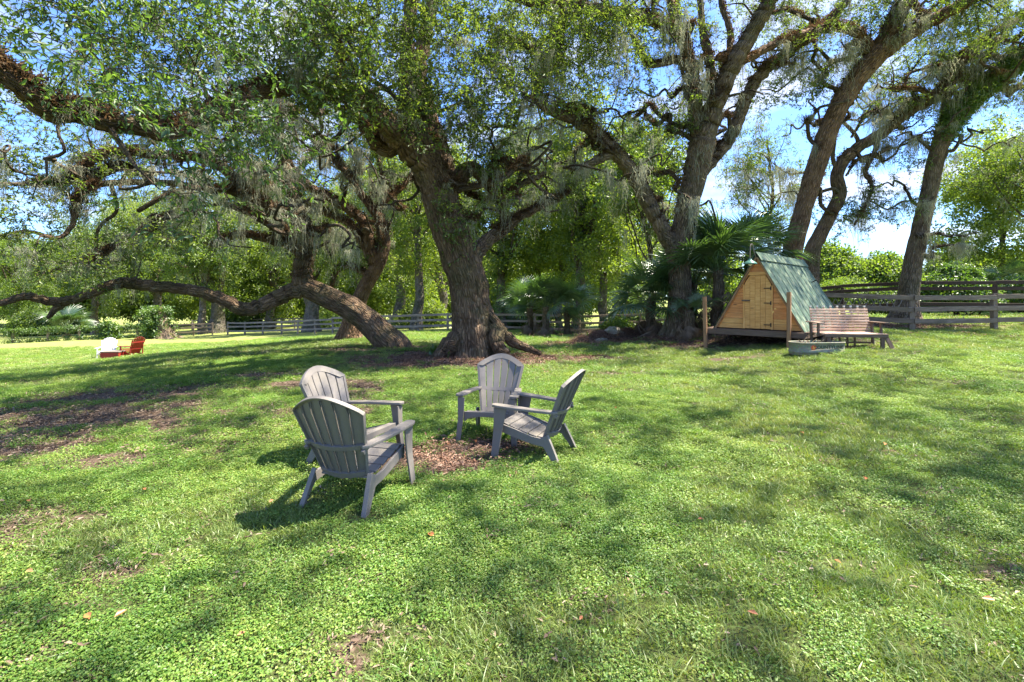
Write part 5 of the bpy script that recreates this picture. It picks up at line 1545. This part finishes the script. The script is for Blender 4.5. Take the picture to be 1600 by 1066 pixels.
    for (u, v, top) in ((uL + .10, v0 - .065, None), (.80, v0 - .065, None), (uL + .1, 2.1, 0), (uR - .1, 2.1, 0), (uL + .1, v1 - .1, 0), (uR - .1, v1 - .1, 0), (0, 2.1, 0)):
        wx = O[0] + u * math.cos(th) - v * math.sin(th); wy = O[1] + u * math.sin(th) + v * math.cos(th)
        b = gzf(wx, wy) - gzf(O[0], O[1]) - .1
        t = dz + (.86 if u < 0 else .98) if top is None else dz - .03
        ln = -.04 if (top is None and u < 0) else 0
        MB().bar((u, v, b), (u + ln, v, t), .088, .088, up=(0, 1, 0), bevel=.006).build('post', M['post_wood'] if top is None else M['deck_wood'], dk)
cabin()

# ------------------------------------------------------------------ bench
def bench():
    x, y = 7.83, 11.25; g = gzf(x, y)
    root = empty('slat_bench', (x, y, g), math.radians(-4), 'large weathered slatted garden bench right of the cabin', 'bench')
    root.scale = (.88, .88, .9)
    m = M['bench_wood']; hw = .76
    ny = .30; top = 1.0
    def bp(t): return np.array([0, ny + .16 * t, .38 + (top - .38) * t])
    for k in range(9):
        xx = -hw + .05 + k * (2 * hw - .10) / 8
        MB().bar((xx, ny + .028, .30), (xx, ny + .16 * 1.08 + .028, top + .045), .035, .03, up=(0, 1, 0)).build('back_stave', m, root)
        MB().bar((xx, ny + .16 * 1.08 + .026, top + .046), (xx, ny + .16 * 1.1 + .026, top + .085), .05, .05, up=(0, 1, 0), bevel=.015).build('stave_cap', M['white_cap'], root)
    for k in range(9):
        t = k / 8; c = bp(t * .94 + .02)
        MB().bar((-hw, c[1] - .008, c[2]), (hw, c[1] - .008, c[2]), .022, .052, up=(0, .25, 1), bevel=.01).build('back_slat', m, root)
    for k in range(6):
        yy = -.27 + k * .105
        MB().bar((-hw, yy, .38), (hw, yy, .38), .088, .026, bevel=.006).build('seat_slat', m, root)
    MB().bar((-hw - .02, -.335, .345), (hw + .02, -.335, .345), .03, .09, bevel=.006).build('front_rail', M['deck_wood'], root)
    for s in (-1, 1):
        MB().bar((s * (hw - .09), -.29, -.05), (s * (hw - .09), -.29, .36), .09, .06, up=(0, 1, 0), bevel=.006).build('leg', M['deck_wood'], root)
        MB().bar((s * (hw + .03), .25, -.05), (s * (hw + .03), .32, .66), .055, .07, up=(0, 1, 0), bevel=.006).build('leg', M['deck_wood'], root)
        MB().bar((s * (hw + .03), -.05, .30), (s * (hw + .03), -.05, .64), .05, .06, up=(0, 1, 0), bevel=.006).build('arm_post', M['deck_wood'], root)
        MB().bar((s * (hw + .05), -.26, .66), (s * (hw + .05), .40, .66), .15, .03, bevel=.008).build('armrest', M['bench_wood'] if s < 0 else M['deck_wood'], root)
        MB().bar((s * (hw - .02), -.30, .34), (s * (hw + .10), -.42 if s > 0 else -.2, -.03), .09, .035, up=(0, 1, 0)).build('brace', M['deck_wood'], root)
    for xx in (-.25, -.05, .15, .34):
        MB().bar((xx, .28, -.05), (xx, .30, .37), .035, .035, up=(0, 1, 0)).build('rear_stake', M['deck_wood'], root)
    MB().bar((-hw, .26, .12), (hw, .26, .12), .03, .05).build('stretcher', M['deck_wood'], root)
bench()

# ------------------------------------------------------------------ stock tank with sticks
def tank():
    x, y = 6.84, 10.85; g = gzf(x, y)
    yw = math.radians(6)
    root = empty('stock_tank', (x, y, g - .02), yw, 'oval galvanised steel tub with lettering, filled with dry sticks', 'tub')
    root.scale = (1, 1, .86)
    hl, r, h = .62, .22, .33
    def ring(rr, hh, z):
        pts = []
        st = hl - r
        for k in range(24): a = -PI/2 + PI * k / 23; pts.append((st + math.cos(a) * rr, math.sin(a) * rr, z))
        for k in range(24): a = PI/2 + PI * k / 23; pts.append((-st + math.cos(a) * rr, math.sin(a) * rr, z))
        return pts
    prof = [(r - .004, .0), (r, .01), (r, .055), (r + .014, .068), (r + .014, .088), (r, .10), (r, .285), (r + .012, .298), (r + .016, .312), (r + .012, .326), (r - .002, .328), (r - .008, .31), (r - .008, .03)]
    V, F = [], []
    for rr, z in prof: V += ring(rr, 0, z)
    n = 48
    for j in range(len(prof) - 1):
        for i in range(n): F.append([j*n + i, j*n + (i+1) % n, (j+1)*n + (i+1) % n, (j+1)*n + i])
    mesh_np('wall', np.array(V), np.array(F), M['galv'], root, smooth=True)
    V = ring(r - .008, 0, .03); mb = MB(); mb.add(V, [tuple(range(48))]); mb.build('bottom', M['galv'], root)
    V = ring(r - .01, 0, .20)
    cu = bpy.data.curves.new('lettering', 'FONT'); cu.body = 'COUNTYLINE'; cu.size = .112; cu.align_x = 'CENTER'; cu.align_y = 'CENTER'; cu.extrude = .0008; cu.offset = .0032
    cu.space_character = 1.02
    cu.materials.append(M['ink'])
    tmp = bpy.data.objects.new('lettering_curve', cu)
    tme = bpy.data.meshes.new_from_object(tmp); tme.name = 'lettering'
    if not tme.materials: tme.materials.append(M['ink'])
    t = bpy.data.objects.new('lettering', tme); COL.objects.link(t); t.parent = root
    t.location = (.11, -r - .0025, .20); t.rotation_euler = (PI/2, 0, 0)
    # round red flame badge
    mb = MB(); mb.prism([(.058 * math.cos(a), .066 * math.sin(a)) for a in np.linspace(0, 2*PI, 20, endpoint=False)], (-.245, -r - .001, .195), .002, (1, 0, 0), (0, 0, 1), (0, -1, 0)); mb.build('badge', M['logo_red'], root, fix=True)
    fl = [(-.02, -.045), (.018, -.045), (.035, -.005), (.022, .03), (.012, .012), (.0, .052), (-.018, .02), (-.03, -.01)]
    mb = MB(); mb.prism(fl, (-.243, -r - .0032, .195), .0015, (1, 0, 0), (0, 0, 1), (0, -1, 0)); mb.build('badge_flame', M['logo_orange'], root, fix=True)
    rg = np.random.default_rng(3)
    for k in range(15):
        a = np.array([rg.uniform(-.48, .1), rg.uniform(-.16, .16), .04 + .02 * k * .5])
        b = a + np.array([rg.uniform(-.35, .55), rg.uniform(-.15, .15), rg.uniform(.05, .22)])
        b[0] = np.clip(b[0], -.60, .5)
        P = gnarl_path(a, b, 6, .05, rg); V, F, F3, B = tube(P, np.linspace(.022, .012, 6) * rg.uniform(.5, 1.1), 7)
        c, s = math.cos(yw), math.sin(yw)
        V = np.c_[V[:, 0] * c - V[:, 1] * s + x, V[:, 0] * s + V[:, 1] * c + y, V[:, 2] + g]
        o = mesh_np('stick', V, [F, F3], M['bark_grey'], smooth=True, attrs={'bk': B})
        tag(o, 'dry grey stick lying in the steel tub', 'stick', 'sticks in the tub')
tank()

# ------------------------------------------------------------------ swards, litter and fallen leaves
def wedge(y0, y1, dens, rg, margin=2.0, fx=1.12):
    w = fx * y1 + margin; n = int((y1 - y0) * 2 * w * dens)
    x = rg.uniform(-w, w, n); y = rg.uniform(y0, y1, n); k = np.abs(x) < fx * y + margin
    return x[k], y[k]
def sward():
    rg = np.random.default_rng(9)
    C, G, Lt, Mu = [], [], [], []
    for (y0, y1, dens, sc) in ((.9, 4.5, 210, .92), (4.5, 8, 130, 1.05), (8, 13, 52, 1.3), (13, 20, 24, 1.7), (20, 34, 8, 2.4)):
        x, y = wedge(y0, y1, dens, rg)
        s = soil(x, y); z = gz(x, y) + (fbm(np.c_[x * 1.6, y * 1.6, 0 * x], 3, 3) - .5) * .05 * np.clip(1.3 - np.hypot(x, y - 6) / 40, 0, 1)
        keep = rg.random(len(x)) > np.clip(s * 1.45 - .16, 0, .95)
        # patches of clover and patches of grass
        gmix = fbm(np.c_[x * .55, y * .55, 0 * x + 3], 3, 21) + .10 * np.tanh((x - 1.5) * .5) + np.clip((y - 8) * .03, 0, .2)
        isg = rg.random(len(x)) < np.clip((gmix - .37) * 3.4, .06, .92)
        a = keep & ~isg; b = keep & isg
        C.append(np.c_[x, y, z, 0 * x + sc][a]); G.append(np.c_[x, y, z, 0 * x + sc][b])
        q = (rg.random(len(x)) < np.clip(s * .75 - .12, 0.018, .6)); mu = q & (np.hypot(x + .9, y - 12.8) < 3.2); mu |= q & (np.hypot(x + .7, y - 4.9) < .9)
        mu |= q & (y > 14) & (x > 1)
        Lt.append(np.c_[x, y, z + .004, 0 * x + sc][q & ~mu]); Mu.append(np.c_[x, y, z + .004, 0 * x + sc][mu])
    for nm, kind, A, zs, lab, cat in (('clover_sward', 'clover', C, 1.0, 'small leaved green ground cover spread over the lawn', 'ground cover'),
                            ('grass', 'grass', G, .8, 'short grass tufts growing through the ground cover', 'grass'),
                            ('leaf_litter', 'litter', Lt, .8, 'brown dead leaves strewn over bare patches of the lawn', 'dead leaves'),
                            ('bark_mulch', 'mulch', Mu, .9, 'reddish bark and leaf mulch round trunks and fire ring', 'mulch')):
        A = np.vstack(A)
        o = scatter(nm, kind, A[:, :3], None, A[:, 3], tilt=.10, zs=zs)
        tag(o, lab, cat, None, 'stuff')
        print(nm, len(A))
sward()

def fallen(px, py, L, where, mat='autumn'):
    Y = FPX * CAM_H / (py - HY); x = (px - CX) * Y / FPX; z = gzf(x, Y) + .045
    P = np.array([[0, 0, 0.]]); a = RNG.uniform(0, 2 * PI)
    o = leafs_mesh('fallen_leaf', P, np.array([[math.cos(a), math.sin(a), .15]]), np.array([[.2, -.5, 1.]]), np.array([L * .72]), np.array([L * .36]), M[mat], fold=.3)
    COL.objects.link(o); o.location = (x, Y, z)
    tag(o, 'orange leaf ' + where, 'leaf', 'fallen leaves on the lawn')
for px, py, L, where in ((680, 850, .09, 'just in front of the nearest chair, larger of two'), (672, 843, .05, 'just in front of the nearest chair, smaller of a pair'),
        (140, 983, .09, 'in the bottom left corner, left one of two'), (178, 980, .08, 'in the bottom left corner, right one of two'), (52, 905, .07, 'near the left edge below the dark bare soil'),
        (1555, 948, .08, 'near the bottom right corner'), (1185, 975, .07, 'by the bottom edge right of the middle'), (1303, 885, .06, 'in the open lawn halfway to the bottom right corner'),
        (1250, 685, .10, 'in the open lawn below the steel tub'), (45, 790, .09, 'beside the dark bare soil at the left edge'), (228, 775, .07, 'left of the nearest chair in the shaded clover'), (420, 795, .06, 'close to the left rear foot of the nearest chair'),
        (905, 985, .05, 'small one at the bottom near the middle'), (370, 1010, .05, 'small one at the bottom below the nearest chair'), (1382, 706, .10, 'lying on a small bare patch at the right'), (1352, 758, .10, 'right side of the lawn just below the small bare patch'),
        (960, 640, .08, 'right of the chair that is turned to the left'), (742, 692, .12, 'at the far rim of the bare fire ring between the chairs'), (705, 700, .09, 'in the middle of the bare fire ring between the chairs'), (1090, 820, .06, 'in the middle of the open lawn right of the chairs'), (470, 690, .07, 'left of the back of the nearest chair')):
    fallen(px, py, L, where)
